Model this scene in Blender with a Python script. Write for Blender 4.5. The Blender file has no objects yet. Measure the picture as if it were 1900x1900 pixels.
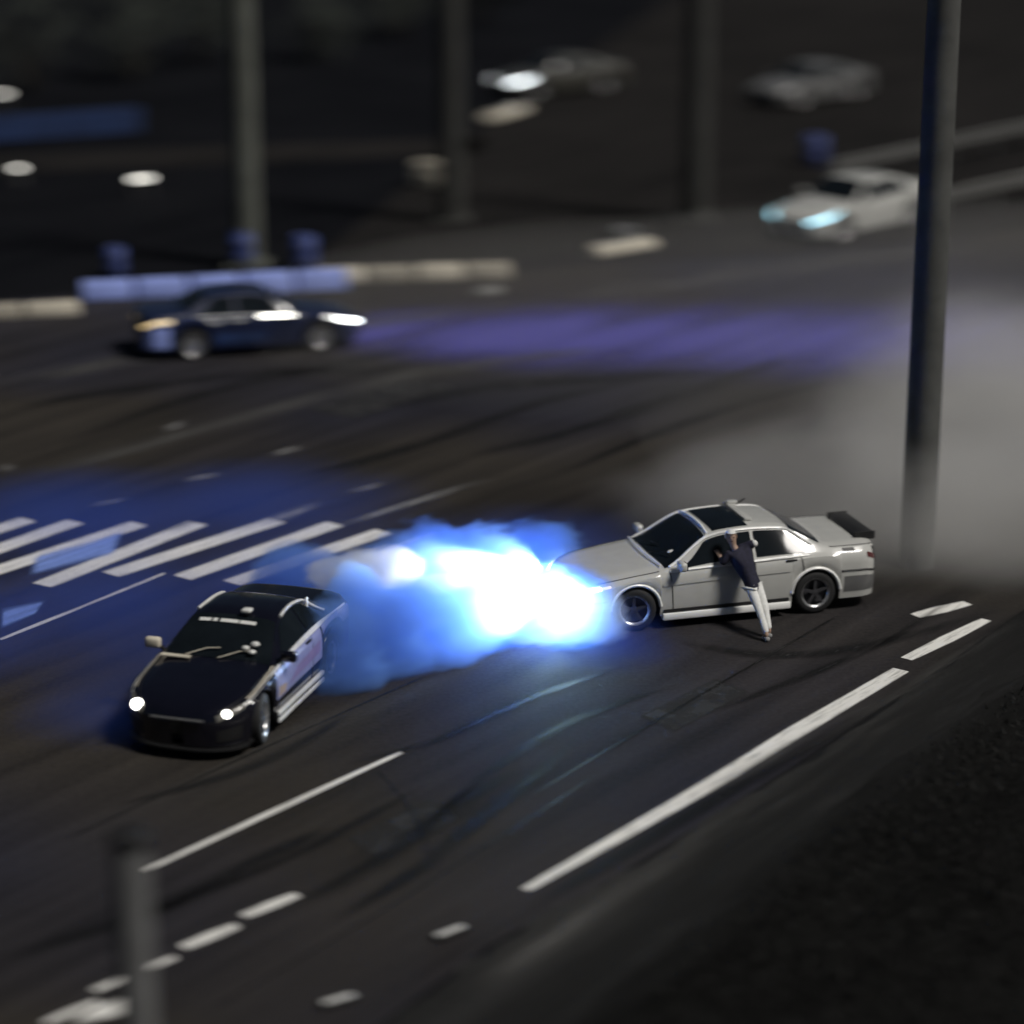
import bpy, bmesh, math, random
from mathutils import Vector, Matrix, noise as mnoise
R = math.radians
rnd = random.Random(7)
SC = bpy.context.scene
C = SC.collection

# ------------------------------------------------------------------ camera
H, PITCH, HALF = 13.7, 17.0, 10.6
cam = bpy.data.objects.new('camera', bpy.data.cameras.new('camera'))
C.objects.link(cam); SC.camera = cam
cam.location = (0, 0, H); cam.rotation_euler = (R(90 - PITCH), 0, 0)
cam.data.sensor_width = 36; cam.data.lens = 18 / math.tan(R(HALF)); cam.data.clip_end = 3000
cam.data.dof.use_dof = True
cam.data.dof.focus_distance = 39.8
cam.data.dof.aperture_fstop = 0.21; cam.data.dof.aperture_ratio = 0.5
SC.render.resolution_x = SC.render.resolution_y = 1024
# ------------------------------------------------------------------ sky, floodlight (as a sun), exposure
SUN_EL, SUN_AZ = 52.0, 60.0          # azimuth measured clockwise from +Y
w = bpy.data.worlds.new('World'); SC.world = w; w.use_nodes = True
wn = w.node_tree.nodes; bg = wn['Background']
sky = wn.new('ShaderNodeTexSky'); sky.sky_type = 'NISHITA'; sky.sun_disc = False
SUN_AZ = 118.0
sky.sun_elevation = R(SUN_EL); sky.sun_rotation = R(SUN_AZ)
w.node_tree.links.new(sky.outputs[0], bg.inputs[0]); bg.inputs[1].default_value = 0.010
sd = bpy.data.lights.new('sun', 'SUN'); sd.energy = 2.7; sd.angle = R(14); sd.color = (1, .96, .9)
sun = bpy.data.objects.new('sun', sd); C.objects.link(sun)
dv = Vector((math.sin(R(SUN_AZ)) * math.cos(R(SUN_EL)), math.cos(R(SUN_AZ)) * math.cos(R(SUN_EL)), math.sin(R(SUN_EL))))
sun.rotation_euler = (-dv).to_track_quat('-Z', 'Y').to_euler()
SC.view_settings.view_transform = 'Standard'; SC.view_settings.look = 'None'
SC.view_settings.exposure = 0; SC.view_settings.gamma = 1
SC.render.engine = 'CYCLES'
SC.cycles.use_denoising = True
SC.cycles.volume_bounces = 4; SC.cycles.max_bounces = 7; SC.cycles.sample_clamp_indirect = 8

# ------------------------------------------------------------------ helpers
FPX = 950 / math.tan(R(HALF)); SP, CP = math.sin(R(PITCH)), math.cos(R(PITCH))
def ray(px, py):
    a = (px - 950) / FPX; b = -(py - 950) / FPX
    return Vector((a, CP + b * SP, -SP + b * CP))
def G(px, py, z=0.0):
    """point of the ground (height z) that the photograph shows at that pixel"""
    d = ray(px, py); t = (H - z) / -d.z
    return Vector((d.x * t, d.y * t, z))
TRK = R(54)                                       # heading of the track in plan
TD = Vector((math.cos(TRK), math.sin(TRK), 0)); TN = Vector((-TD.y, TD.x, 0))

def tag(o, label=None, cat=None, group=None, kind=None):
    if label: o['label'] = label
    if cat: o['category'] = cat
    if group: o['group'] = group
    if kind: o['kind'] = kind
    return o
def empty(name, loc=(0, 0, 0), rz=0, **k):
    o = bpy.data.objects.new(name, None); C.objects.link(o)
    o.location = loc; o.rotation_euler = (0, 0, rz); o.empty_display_size = .2
    return tag(o, **k)
def link(name, bm, mat, parent=None, smooth=None, **k):
    me = bpy.data.meshes.new(name); bm.to_mesh(me); bm.free()
    mats = mat if isinstance(mat, (list, tuple)) else [mat]
    for m in mats: me.materials.append(m)
    if smooth is not None:
        me.shade_smooth()
        if smooth < 180: me.set_sharp_from_angle(angle=R(smooth))
    o = bpy.data.objects.new(name, me); C.objects.link(o)
    if parent: o.parent = parent
    return tag(o, **k)
def copy_tree(o, parent=None):
    c = o.copy(); C.objects.link(c); c.parent = parent
    for ch in list(o.children): copy_tree(ch, c)
    return c
def box(bm, c, s, M=None, bevel=0.0, taper=1.0):
    x, y, z = s[0] / 2, s[1] / 2, s[2] / 2
    vs = [bm.verts.new(Vector((sx * x * (taper if sz > 0 else 1), sy * y * (taper if sz > 0 else 1), sz * z)))
          for sz in (-1, 1) for sx, sy in ((-1, -1), (1, -1), (1, 1), (-1, 1))]
    fs = [(3, 2, 1, 0), (4, 5, 6, 7), (0, 1, 5, 4), (1, 2, 6, 5), (2, 3, 7, 6), (3, 0, 4, 7)]
    faces = [bm.faces.new([vs[i] for i in f]) for f in fs]
    if bevel:
        es = list({e for f in faces for e in f.edges})
        r = bmesh.ops.bevel(bm, geom=es, offset=bevel, segments=2, profile=.5, affect='EDGES')
        vs = list({v for f in r['faces'] for v in f.verts} | {v for v in vs if v.is_valid})
    for v in vs:
        v.co = (M @ v.co if M else v.co) + Vector(c)
def tube(bm, pts, r, n=8, cap=True):
    rings = []
    pts = [Vector(p) for p in pts]
    rr = r if isinstance(r, (list, tuple)) else [r] * len(pts)
    for i, p in enumerate(pts):
        d = (pts[min(i + 1, len(pts) - 1)] - pts[max(i - 1, 0)]).normalized()
        u = d.orthogonal().normalized() if abs(d.z) > .99 else d.cross(Vector((0, 0, 1))).normalized()
        v = d.cross(u)
        rings.append([bm.verts.new(p + (u * math.cos(a) + v * math.sin(a)) * rr[i]) for a in [2 * math.pi * k / n for k in range(n)]])
    for a, b in zip(rings, rings[1:]):
        for k in range(n): bm.faces.new((a[k], a[(k + 1) % n], b[(k + 1) % n], b[k]))
    if cap:
        bm.faces.new(rings[0][::-1]); bm.faces.new(rings[-1])
def lathe(bm, prof, n=28, axis='Y'):
    """prof: list of (radius, along)"""
    rings = []
    for r, h in prof:
        ring = []
        for k in range(n):
            a = 2 * math.pi * k / n
            p = (r * math.cos(a), h, r * math.sin(a)) if axis == 'Y' else (r * math.cos(a), r * math.sin(a), h)
            ring.append(bm.verts.new(p))
        rings.append(ring)
    for a, b in zip(rings, rings[1:]):
        for k in range(n): bm.faces.new((a[k], a[(k + 1) % n], b[(k + 1) % n], b[k]))
    return rings
def hermite(ctrl):
    ctrl = sorted(ctrl); n = len(ctrl)
    xs = [c[0] for c in ctrl]; ys = [c[1] for c in ctrl]
    d = [(ys[i + 1] - ys[i]) / (xs[i + 1] - xs[i]) for i in range(n - 1)]
    m = [d[0]] + [0 if d[i - 1] * d[i] <= 0 else 2 * d[i - 1] * d[i] / (d[i - 1] + d[i]) for i in range(1, n - 1)] + [d[-1]]
    def f(x):
        if x <= xs[0]: return ys[0]
        if x >= xs[-1]: return ys[-1]
        i = max(k for k in range(n - 1) if xs[k] <= x)
        h = xs[i + 1] - xs[i]; t = (x - xs[i]) / h
        return ((2*t**3 - 3*t*t + 1) * ys[i] + (t**3 - 2*t*t + t) * h * m[i] + (-2*t**3 + 3*t*t) * ys[i + 1] + (t**3 - t*t) * h * m[i + 1])
    return f

# ------------------------------------------------------------------ materials
def mat(name, col, rough=.6, metal=0, coat=0, emit=None, estr=0, var=.12, scale=6, spec=.5, bump=0, coords='Object'):
    m = bpy.data.materials.new(name); m.use_nodes = True
    nt = m.node_tree; b = nt.nodes['Principled BSDF']
    b.inputs['Roughness'].default_value = rough; b.inputs['Metallic'].default_value = metal
    b.inputs['Coat Weight'].default_value = coat; b.inputs['Specular IOR Level'].default_value = spec
    b.inputs['Coat Roughness'].default_value = .08
    tc = nt.nodes.new('ShaderNodeTexCoord'); nz = nt.nodes.new('ShaderNodeTexNoise')
    nz.inputs['Scale'].default_value = scale; nz.inputs['Detail'].default_value = 5
    nt.links.new(tc.outputs[coords], nz.inputs['Vector'])
    rp = nt.nodes.new('ShaderNodeValToRGB')
    rp.color_ramp.elements[0].position = .3; rp.color_ramp.elements[1].position = .7
    rp.color_ramp.elements[0].color = [c * (1 - var) for c in col] + [1]
    rp.color_ramp.elements[1].color = [min(1, c * (1 + var)) for c in col] + [1]
    nt.links.new(nz.outputs[0], rp.inputs[0]); nt.links.new(rp.outputs[0], b.inputs['Base Color'])
    if bump:
        bp = nt.nodes.new('ShaderNodeBump'); bp.inputs['Strength'].default_value = bump; bp.inputs['Distance'].default_value = .02
        nt.links.new(nz.outputs[0], bp.inputs['Height']); nt.links.new(bp.outputs[0], b.inputs['Normal'])
    if emit:
        b.inputs['Emission Color'].default_value = (*emit, 1); b.inputs['Emission Strength'].default_value = estr
    return m
def ground_mat(name, c0, c1, streak=1.0, rough=.85, fine=40, tint=None):
    """surface whose wear runs along the track direction"""
    m = bpy.data.materials.new(name); m.use_nodes = True
    nt = m.node_tree; N = nt.nodes.new; L = nt.links.new; b = nt.nodes['Principled BSDF']
    b.inputs['Roughness'].default_value = rough; b.inputs['Specular IOR Level'].default_value = .06 if rough > .88 else .18
    tc = N('ShaderNodeTexCoord')
    mp = N('ShaderNodeMapping'); mp.inputs['Rotation'].default_value = (0, 0, TRK); mp.vector_type = 'TEXTURE'; mp.inputs['Scale'].default_value = (7.0, .45, 1); L(tc.outputs['Object'], mp.inputs[0])
    n1 = N('ShaderNodeTexNoise'); n1.inputs['Scale'].default_value = 1.0; n1.inputs['Detail'].default_value = 6; L(mp.outputs[0], n1.inputs['Vector'])
    n2 = N('ShaderNodeTexNoise'); n2.inputs['Scale'].default_value = .16; n2.inputs['Detail'].default_value = 3; L(tc.outputs['Object'], n2.inputs['Vector'])
    n3 = N('ShaderNodeTexNoise'); n3.inputs['Scale'].default_value = fine; n3.inputs['Detail'].default_value = 4; L(tc.outputs['Object'], n3.inputs['Vector'])
    a = N('ShaderNodeMath'); a.operation = 'MULTIPLY_ADD'; L(n1.outputs[0], a.inputs[0]); a.inputs[1].default_value = .5 * streak
    a2 = N('ShaderNodeMath'); a2.operation = 'MULTIPLY_ADD'; L(n2.outputs[0], a2.inputs[0]); a2.inputs[1].default_value = .35; L(a2.outputs[0], a.inputs[2])
    L(n3.outputs[0], a2.inputs[2]) if False else None
    a3 = N('ShaderNodeMath'); a3.operation = 'MULTIPLY'; L(n3.outputs[0], a3.inputs[0]); a3.inputs[1].default_value = .42; L(a3.outputs[0], a2.inputs[2])
    rp = N('ShaderNodeValToRGB'); rp.color_ramp.elements[0].position = .46; rp.color_ramp.elements[1].position = .80
    rp.color_ramp.elements[0].color = (*c0, 1); rp.color_ramp.elements[1].color = (*c1, 1)
    L(a.outputs[0], rp.inputs[0])
    out = rp.outputs[0]
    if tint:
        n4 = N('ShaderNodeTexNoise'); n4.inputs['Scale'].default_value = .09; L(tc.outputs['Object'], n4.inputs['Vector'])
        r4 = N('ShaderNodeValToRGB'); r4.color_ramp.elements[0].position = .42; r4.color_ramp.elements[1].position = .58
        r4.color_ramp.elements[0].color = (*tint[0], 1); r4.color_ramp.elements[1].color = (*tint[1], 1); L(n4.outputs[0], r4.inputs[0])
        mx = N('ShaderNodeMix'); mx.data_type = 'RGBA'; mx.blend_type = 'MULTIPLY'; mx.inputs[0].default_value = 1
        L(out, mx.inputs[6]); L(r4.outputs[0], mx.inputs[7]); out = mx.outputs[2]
    L(out, b.inputs['Base Color'])
    bp = N('ShaderNodeBump'); bp.inputs['Strength'].default_value = .35; bp.inputs['Distance'].default_value = .012
    L(n3.outputs[0], bp.inputs['Height']); L(bp.outputs[0], b.inputs['Normal'])
    return m
def worn_mat(name, col, cover=.62, rough=.7, streak=True, edge=.25, fade_u=0.0, scale=1.0):
    """paint, rubber or dust film: opaque in the middle of its UV width, worn through along the edges"""
    m = bpy.data.materials.new(name); m.use_nodes = True
    nt = m.node_tree; N = nt.nodes.new; L = nt.links.new; b = nt.nodes['Principled BSDF']
    b.inputs['Base Color'].default_value = (*col, 1); b.inputs['Roughness'].default_value = rough
    uv = N('ShaderNodeTexCoord'); sp = N('ShaderNodeSeparateXYZ'); L(uv.outputs['UV'], sp.inputs[0])
    def ridge(sock, width):      # 0 at both edges, 1 inside
        x = N('ShaderNodeMath'); x.operation = 'SUBTRACT'; x.inputs[1].default_value = .5; L(sock, x.inputs[0])
        ab = N('ShaderNodeMath'); ab.operation = 'ABSOLUTE'; L(x.outputs[0], ab.inputs[0])
        mr = N('ShaderNodeMapRange'); mr.interpolation_type = 'SMOOTHSTEP'; mr.inputs[1].default_value = .5; mr.inputs[2].default_value = .5 - width
        mr.inputs[3].default_value = 0; mr.inputs[4].default_value = 1; L(ab.outputs[0], mr.inputs[0]); return mr.outputs[0]
    e = ridge(sp.outputs[1], edge)
    if fade_u:
        e2 = ridge(sp.outputs[0], fade_u); mu = N('ShaderNodeMath'); mu.operation = 'MULTIPLY'; L(e, mu.inputs[0]); L(e2, mu.inputs[1]); e = mu.outputs[0]
    mp = N('ShaderNodeMapping'); mp.inputs['Rotation'].default_value = (0, 0, TRK if streak else 0); mp.vector_type = 'TEXTURE'
    mp.inputs['Scale'].default_value = (2 / scale, .2 / scale, 1) if streak else (.3 / scale, .3 / scale, 1)
    L(uv.outputs['Object'], mp.inputs[0])
    nz = N('ShaderNodeTexNoise'); nz.inputs['Scale'].default_value = 1; nz.inputs['Detail'].default_value = 7; nz.inputs['Roughness'].default_value = .65
    L(mp.outputs[0], nz.inputs['Vector'])
    mr = N('ShaderNodeMapRange'); mr.inputs[1].default_value = .32; mr.inputs[2].default_value = .68; mr.inputs[3].default_value = cover - .45; mr.inputs[4].default_value = cover + .45
    L(nz.outputs[0], mr.inputs[0])
    mu = N('ShaderNodeMath'); mu.operation = 'MULTIPLY'; mu.use_clamp = True; L(e, mu.inputs[0]); L(mr.outputs[0], mu.inputs[1])
    L(mu.outputs[0], b.inputs['Alpha'])
    return m
def glow(name, col, s):
    m = bpy.data.materials.new(name); m.use_nodes = True
    b = m.node_tree.nodes['Principled BSDF']; b.inputs['Base Color'].default_value = (.8, .8, .8, 1)
    b.inputs['Emission Color'].default_value = (*col, 1); b.inputs['Emission Strength'].default_value = s
    return m
def smoke_mat(name, col, dens, puffs, amp=1.0, soft=.5, nscale=.9, stretch=2.2, rate=.25, floor=0.0):
    """smoke: densest inside the puffs (centre, radii), torn at their edges by noise drawn out along the track"""
    m = bpy.data.materials.new(name); m.use_nodes = True
    nt = m.node_tree; nt.nodes.remove(nt.nodes['Principled BSDF']); N = nt.nodes.new; L = nt.links.new
    v = N('ShaderNodeVolumePrincipled'); v.inputs['Color'].default_value = (*col, 1); v.inputs['Anisotropy'].default_value = .05
    if not nscale:                                   # even, very thin smoke: its thickness alone fades it
        v.inputs['Density'].default_value = dens; L(v.outputs[0], nt.nodes['Material Output'].inputs['Volume']); return m
    tc = N('ShaderNodeTexCoord'); best = None
    for c, r in puffs:
        mp = N('ShaderNodeMapping'); mp.vector_type = 'TEXTURE'; mp.inputs['Location'].default_value = c; mp.inputs['Scale'].default_value = r
        L(tc.outputs['Object'], mp.inputs[0]); ln = N('ShaderNodeVectorMath'); ln.operation = 'LENGTH'; L(mp.outputs[0], ln.inputs[0])
        if best is None: best = ln.outputs['Value']
        else:
            mn = N('ShaderNodeMath'); mn.operation = 'SMOOTH_MIN'; mn.inputs[2].default_value = .25; L(best, mn.inputs[0]); L(ln.outputs['Value'], mn.inputs[1]); best = mn.outputs[0]
    mp = N('ShaderNodeMapping'); mp.inputs['Rotation'].default_value = (0, 0, R(38)); mp.vector_type = 'TEXTURE'; mp.inputs['Scale'].default_value = (stretch, 1, .8)
    L(tc.outputs['Object'], mp.inputs[0])
    nz = N('ShaderNodeTexNoise'); nz.inputs['Scale'].default_value = nscale; nz.inputs['Detail'].default_value = 3; nz.inputs['Roughness'].default_value = .6
    L(mp.outputs[0], nz.inputs['Vector'])
    a = N('ShaderNodeMath'); a.operation = 'MULTIPLY_ADD'; L(nz.outputs[0], a.inputs[0]); a.inputs[1].default_value = amp; a.inputs[2].default_value = 1 - amp * .5
    d = N('ShaderNodeMath'); d.operation = 'SUBTRACT'; L(a.outputs[0], d.inputs[0]); L(best, d.inputs[1])
    mr = N('ShaderNodeMapRange'); mr.interpolation_type = 'SMOOTHSTEP'; mr.inputs[1].default_value = 0; mr.inputs[2].default_value = soft
    mr.inputs[3].default_value = 0; mr.inputs[4].default_value = dens; L(d.outputs[0], mr.inputs[0])
    L(mr.outputs[0], v.inputs['Density']); L(v.outputs[0], nt.nodes['Material Output'].inputs['Volume'])
    m.cycles.volume_step_rate = rate
    return m

M = {}
M['earth'] = ground_mat('dark_earth', (.0012, .0016, .0030), (.0095, .0100, .0125), 1.0, .95, 9)  # blue light over the far ground put into its bluish colour
M['asphalt'] = ground_mat('asphalt', (.009, .009, .0095), (.038, .037, .036), 1.0, .82, 15, tint=((1.12, 1.0, .86), (.90, .90, 1.30)))  # violet half of the tint imitates blue light on the road
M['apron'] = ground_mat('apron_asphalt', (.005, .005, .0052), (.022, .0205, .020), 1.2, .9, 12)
M['shoulder'] = ground_mat('shoulder_grit', (.010, .010, .010), (.038, .038, .038), 1.0, .95, 18)
M['grassland'] = ground_mat('dry_grassland', (.0015, .0015, .0015), (.011, .011, .0105), .9, .95, 8)
M['white_paint'] = worn_mat('white_road_paint', (.84, .83, .79), .98, .6, True, .16, scale=3)
M['faint_paint'] = worn_mat('faint_road_paint', (.42, .42, .42), .42, .7, True, .5, .5)
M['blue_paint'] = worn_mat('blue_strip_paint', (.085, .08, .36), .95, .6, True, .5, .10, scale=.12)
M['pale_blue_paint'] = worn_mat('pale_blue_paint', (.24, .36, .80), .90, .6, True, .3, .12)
M['rubber'] = worn_mat('tyre_rubber', (.004, .004, .0045), .58, .6, True, .5, .25)
M['white_trim'] = mat('white_edge_trim', (.88, .88, .86), .35, 0, .3, var=.03)  # edge highlights put into the colour, paler than the body paint
M['white'] = mat('white_car_paint', (.52, .52, .495), .24, 0, .8, var=.03)
M['black'] = mat('black_car_paint', (.005, .005, .010), .18, 0, .9, var=.1)
M['silver'] = mat('silver_car_paint', (.42, .42, .42), .4, .4, .5, var=.06)
M['navy'] = mat('navy_car_paint', (.010, .016, .05), .3, 0, .6, var=.1)
M['charcoal'] = mat('charcoal_car_paint', (.06, .058, .05), .4, .1, .5, var=.06)
M['grey_paint'] = mat('grey_car_paint', (.17, .17, .17), .4, .2, .5, var=.06)
M['glass'] = mat('tinted_glass', (.008, .011, .014), .08, 0, 0, var=.3, scale=2, spec=.22)
M['trim'] = mat('black_trim', (.012, .012, .013), .5)
M['chrome'] = mat('bright_trim', (.85, .85, .83), .3, .3)
M['tyre'] = mat('tyre_black', (.014, .014, .015), .8, scale=30)
M['rim'] = mat('silver_rim', (.65, .65, .65), .28, .75)
M['dark_rim'] = mat('dark_rim', (.10, .10, .11), .35, .6)
M['tail'] = mat('tail_lamp_red', (.08, .006, .006), .2, 0, .5)
M['lamp_glass'] = mat('lamp_glass', (.72, .72, .70), .12, 0, .6)
M['head_case'] = mat('dark_lamp_case', (.16, .155, .14), .2, 0, .6)
M['amber'] = glow('amber_lamp', (1, .72, .32), 1.2)
M['head_on'] = glow('headlight_on', (1, .97, .88), 9)
M['head_cyan'] = glow('cyan_headlight_on', (.40, .82, 1), 5)
M['lamp_on'] = glow('stand_lamp_on', (1, .97, .88), 3.5)
M['head_cool'] = glow('cool_headlight_on', (.9, .97, 1), 14)
M['cream'] = mat('cream_paint', (.60, .55, .45), .7, var=.15, scale=3)
M['concrete'] = mat('cast_concrete', (.15, .15, .14), .9, var=.25, scale=4, bump=.4)
M['concrete_pale'] = mat('pale_concrete', (.36, .33, .27), .9, var=.2, scale=3, bump=.3)
M['lavender'] = mat('lavender_paint', (.30, .38, .82), .6, var=.12, scale=2)
M['barrel'] = mat('blue_plastic', (.04, .06, .20), .45, var=.2, scale=3)
M['steel'] = mat('galvanised_steel', (.17, .17, .165), .45, .5, var=.2, scale=5)
M['hoarding'] = mat('navy_hoarding', (.012, .030, .10), .6, var=.3, scale=2)
M['skin'] = mat('skin', (.40, .27, .20), .55, var=.05)
M['cloth_dark'] = mat('dark_cloth', (.012, .012, .03), .85, var=.3, scale=20)
M['cloth_white'] = mat('white_cloth', (.72, .72, .70), .85, var=.08, scale=20)
M['hair'] = mat('dark_hair', (.02, .015, .012), .6)
M['shoe'] = mat('grey_shoe', (.25, .25, .25), .7)
M['leaf'] = mat('dark_leaf', (.022, .028, .022), .8, var=.5, scale=3)
M['bark'] = mat('bark', (.03, .026, .02), .9, var=.3)
M['blade'] = mat('dry_grass_blade', (.009, .009, .0085), .9, var=.5, scale=.8)
M['livery'] = mat('lavender_livery', (.27, .29, .52), .35, 0, .5, var=.1)  # smoke light on the coupe's side put into the colour
M['livery_magenta'] = mat('magenta_livery', (.25, .20, .40), .4, 0, .4)
M['livery_orange'] = mat('orange_livery', (.34, .25, .20), .4, 0, .4)

# ------------------------------------------------------------------ setting
def sheet(name, poly, z, m, parent=None, kind='structure', grid=None, **k):
    """flat polygon of world points (Vector) at height z"""
    bm = bmesh.new()
    vs = [bm.verts.new((p.x, p.y, z)) for p in poly]
    f = bm.faces.new(vs)
    if f.normal.z < 0 or True:
        bm.normal_update()
        if f.normal.z < 0: f.normal_flip()
    return link(name, bm, m, parent, kind=kind, **k)
def ribbon(name, pts, widths, z, m, parent=None, sub=10, **k):
    """strip of road marking following ground points, UV along and across"""
    P = []
    n = len(pts)
    for i in range(n - 1):
        p0, p1, p2, p3 = pts[max(i - 1, 0)], pts[i], pts[i + 1], pts[min(i + 2, n - 1)]
        for s in range(sub):
            t = s / sub
            P.append(((p1 * 2 + (p2 - p0) * t + (p0 * 2 - p1 * 5 + p2 * 4 - p3) * t * t + (p1 * 3 - p0 - p2 * 3 + p3) * t ** 3) * .5,
                      widths[i] * (1 - t) + widths[i + 1] * t))
    P.append((pts[-1], widths[-1]))
    bm = bmesh.new(); uvl = bm.loops.layers.uv.new('UVMap'); rows = []
    for i, (p, wd) in enumerate(P):
        d = (P[min(i + 1, len(P) - 1)][0] - P[max(i - 1, 0)][0]).normalized(); nn = Vector((-d.y, d.x, 0)) * wd * .5
        rows.append([bm.verts.new((p.x + nn.x * s, p.y + nn.y * s, z)) for s in (-1, 0, 1)])
    L = len(rows) - 1
    for i in range(L):
        for j in range(2):
            q = [(i, j), (i + 1, j), (i + 1, j + 1), (i, j + 1)]
            f = bm.faces.new([rows[a][b] for a, b in q])
            for lp, (a, b) in zip(f.loops, q): lp[uvl].uv = (a / L, b / 2)
    bmesh.ops.recalc_face_normals(bm, faces=bm.faces)
    bm.normal_update()
    if next(iter(bm.faces)).normal.z < 0: bmesh.ops.reverse_faces(bm, faces=bm.faces)
    return link(name, bm, m, parent, kind='structure', **k)
def gp(*pp): return [G(*p) for p in pp]
def quad_mark(name, a, b, c, d, z, m, parent, nx=6):
    """marking between near edge a-b and far edge d-c, pixel corners"""
    A, B, Cc, D = gp(a, b, c, d)
    bm = bmesh.new(); uvl = bm.loops.layers.uv.new('UVMap'); rows = []
    for i in range(nx + 1):
        t = i / nx; p = A.lerp(B, t); q = D.lerp(Cc, t)
        rows.append([bm.verts.new((*(p.lerp(q, s)).xy, z)) for s in (0, .5, 1)])
    for i in range(nx):
        for j in range(2):
            qq = [(i, j), (i + 1, j), (i + 1, j + 1), (i, j + 1)]
            f = bm.faces.new([rows[x][y] for x, y in qq])
            for lp, (x, y) in zip(f.loops, qq): lp[uvl].uv = (x / nx, y / 2)
    bm.normal_update()
    if next(iter(bm.faces)).normal.z < 0: bmesh.ops.reverse_faces(bm, faces=bm.faces)
    return link(name, bm, m, parent, kind='structure')

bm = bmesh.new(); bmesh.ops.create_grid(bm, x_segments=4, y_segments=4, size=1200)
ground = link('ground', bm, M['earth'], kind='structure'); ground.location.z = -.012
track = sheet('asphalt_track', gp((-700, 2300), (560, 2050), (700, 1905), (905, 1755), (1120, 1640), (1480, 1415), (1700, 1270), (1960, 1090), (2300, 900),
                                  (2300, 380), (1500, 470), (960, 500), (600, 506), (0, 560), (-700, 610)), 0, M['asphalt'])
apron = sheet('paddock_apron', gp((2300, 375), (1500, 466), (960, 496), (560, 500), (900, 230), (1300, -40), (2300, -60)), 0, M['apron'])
def ragged(pts, amp, n=14):
    out = []
    for a, b in zip(pts, pts[1:]):
        for k in range(n):
            p = a.lerp(b, k / n); out.append(p + TN * (mnoise.noise(p * .9) * amp + mnoise.noise(p * 3.1) * amp * .5))
    return out + [pts[-1]]
shoulder = sheet('gravel_shoulder', ragged(gp((560, 2054), (704, 1908), (909, 1758), (1124, 1643), (1484, 1418), (1704, 1273), (1964, 1094), (2304, 904)), .16) + gp(
                                       (2500, 1060), (2130, 1510), (1780, 1760), (1550, 1950), (1260, 2260)), 0.004, M['shoulder'])
verge = sheet('grass_verge', ragged(gp((2300, 1020), (1833, 1290), (1483, 1545), (1253, 1740), (863, 2050)), .12, 24) + gp((900, 2600), (2600, 2600)), 0.012, M['grassland'])
path = sheet('dirt_path', gp((-200, 300), (0, 285), (420, 270), (900, 255), (880, 285), (420, 305), (0, 322), (-200, 330)), 0, M['apron'])

# --- road markings
edge_ln = gp((975, 1651), (1300, 1466), (1480, 1356), (1672, 1243))
ribbon('edge_line', edge_ln, [.14, .32, .36, .30], .004, M['white_paint'], track)
for a, b, wd in (((1682, 1223), (1830, 1150), .30), ((1698, 1143), (1795, 1119), .34),
                 ((268, 1616), (745, 1396), .13), ((452, 1700), (552, 1660), .21), ((340, 1758), (440, 1717), .22), ((175, 1838), (325, 1776), .15),
                 ((85, 1898), (182, 1857), .15), ((0, 1187), (150, 1127), .12), ((150, 1127), (305, 1064), .09), ((90, 1990), (210, 1930), .16)):
    A, B = gp(a, b); Cn = A.lerp(B, .5)
    ribbon('line_dash', [A, Cn, B], [wd * .75, wd, wd * .7], .004, M['white_paint'], track, sub=4)
quad_mark('painted_arrow', (128, 1902), (232, 1886), (272, 1832), (180, 1868), .004, M['white_paint'], track)
for a, b in (((-120, 1020), (52, 964)), ((-120, 1060), (140, 968)), ((-120, 1096), (258, 972)), ((78, 1086), (368, 971)), ((205, 1066), (515, 966)), ((338, 1072), (622, 972)), ((430, 1082), (712, 986))):
    A, B = gp(a, b); ribbon('crossing_stripe', [A, A.lerp(B, .5), B], [.46, .46, .46], .004, M['white_paint'], track, sub=6)
for a, b, wd in (((670, 1035), (805, 990), .10), ((660, 1045), (770, 1008), .06)):
    A, B = gp(a, b); ribbon('crossing_line', [A, A.lerp(B, .5), B], [wd, wd, wd], .004, M['white_paint'], track, sub=4)
for a, b, wd in (((470, 980), (600, 930), .5), ((600, 985), (920, 885), .35), ((330, 893), (415, 878), .28), ((500, 845), (565, 828), .26), ((160, 940), (240, 925), .26),
                 ((0, 876), (26, 862), .4), ((850, 1015), (980, 985), .45), ((300, 800), (350, 782), .3), ((640, 915), (720, 896), .25)):
    A, B = gp(a, b); ribbon('faint_dash', [A, A.lerp(B, .5), B], [wd, wd, wd], .006, M['faint_paint'], track, sub=4)
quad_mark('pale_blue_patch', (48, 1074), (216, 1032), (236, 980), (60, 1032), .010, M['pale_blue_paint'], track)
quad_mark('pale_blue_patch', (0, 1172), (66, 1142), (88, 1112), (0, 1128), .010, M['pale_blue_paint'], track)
ribbon('blue_strip', gp((620, 612), (1000, 622), (1400, 628), (2000, 640)), [4.5, 8, 9, 10], .006, M['blue_paint'], track)  # blue band across the road, fading out along its edges
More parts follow.
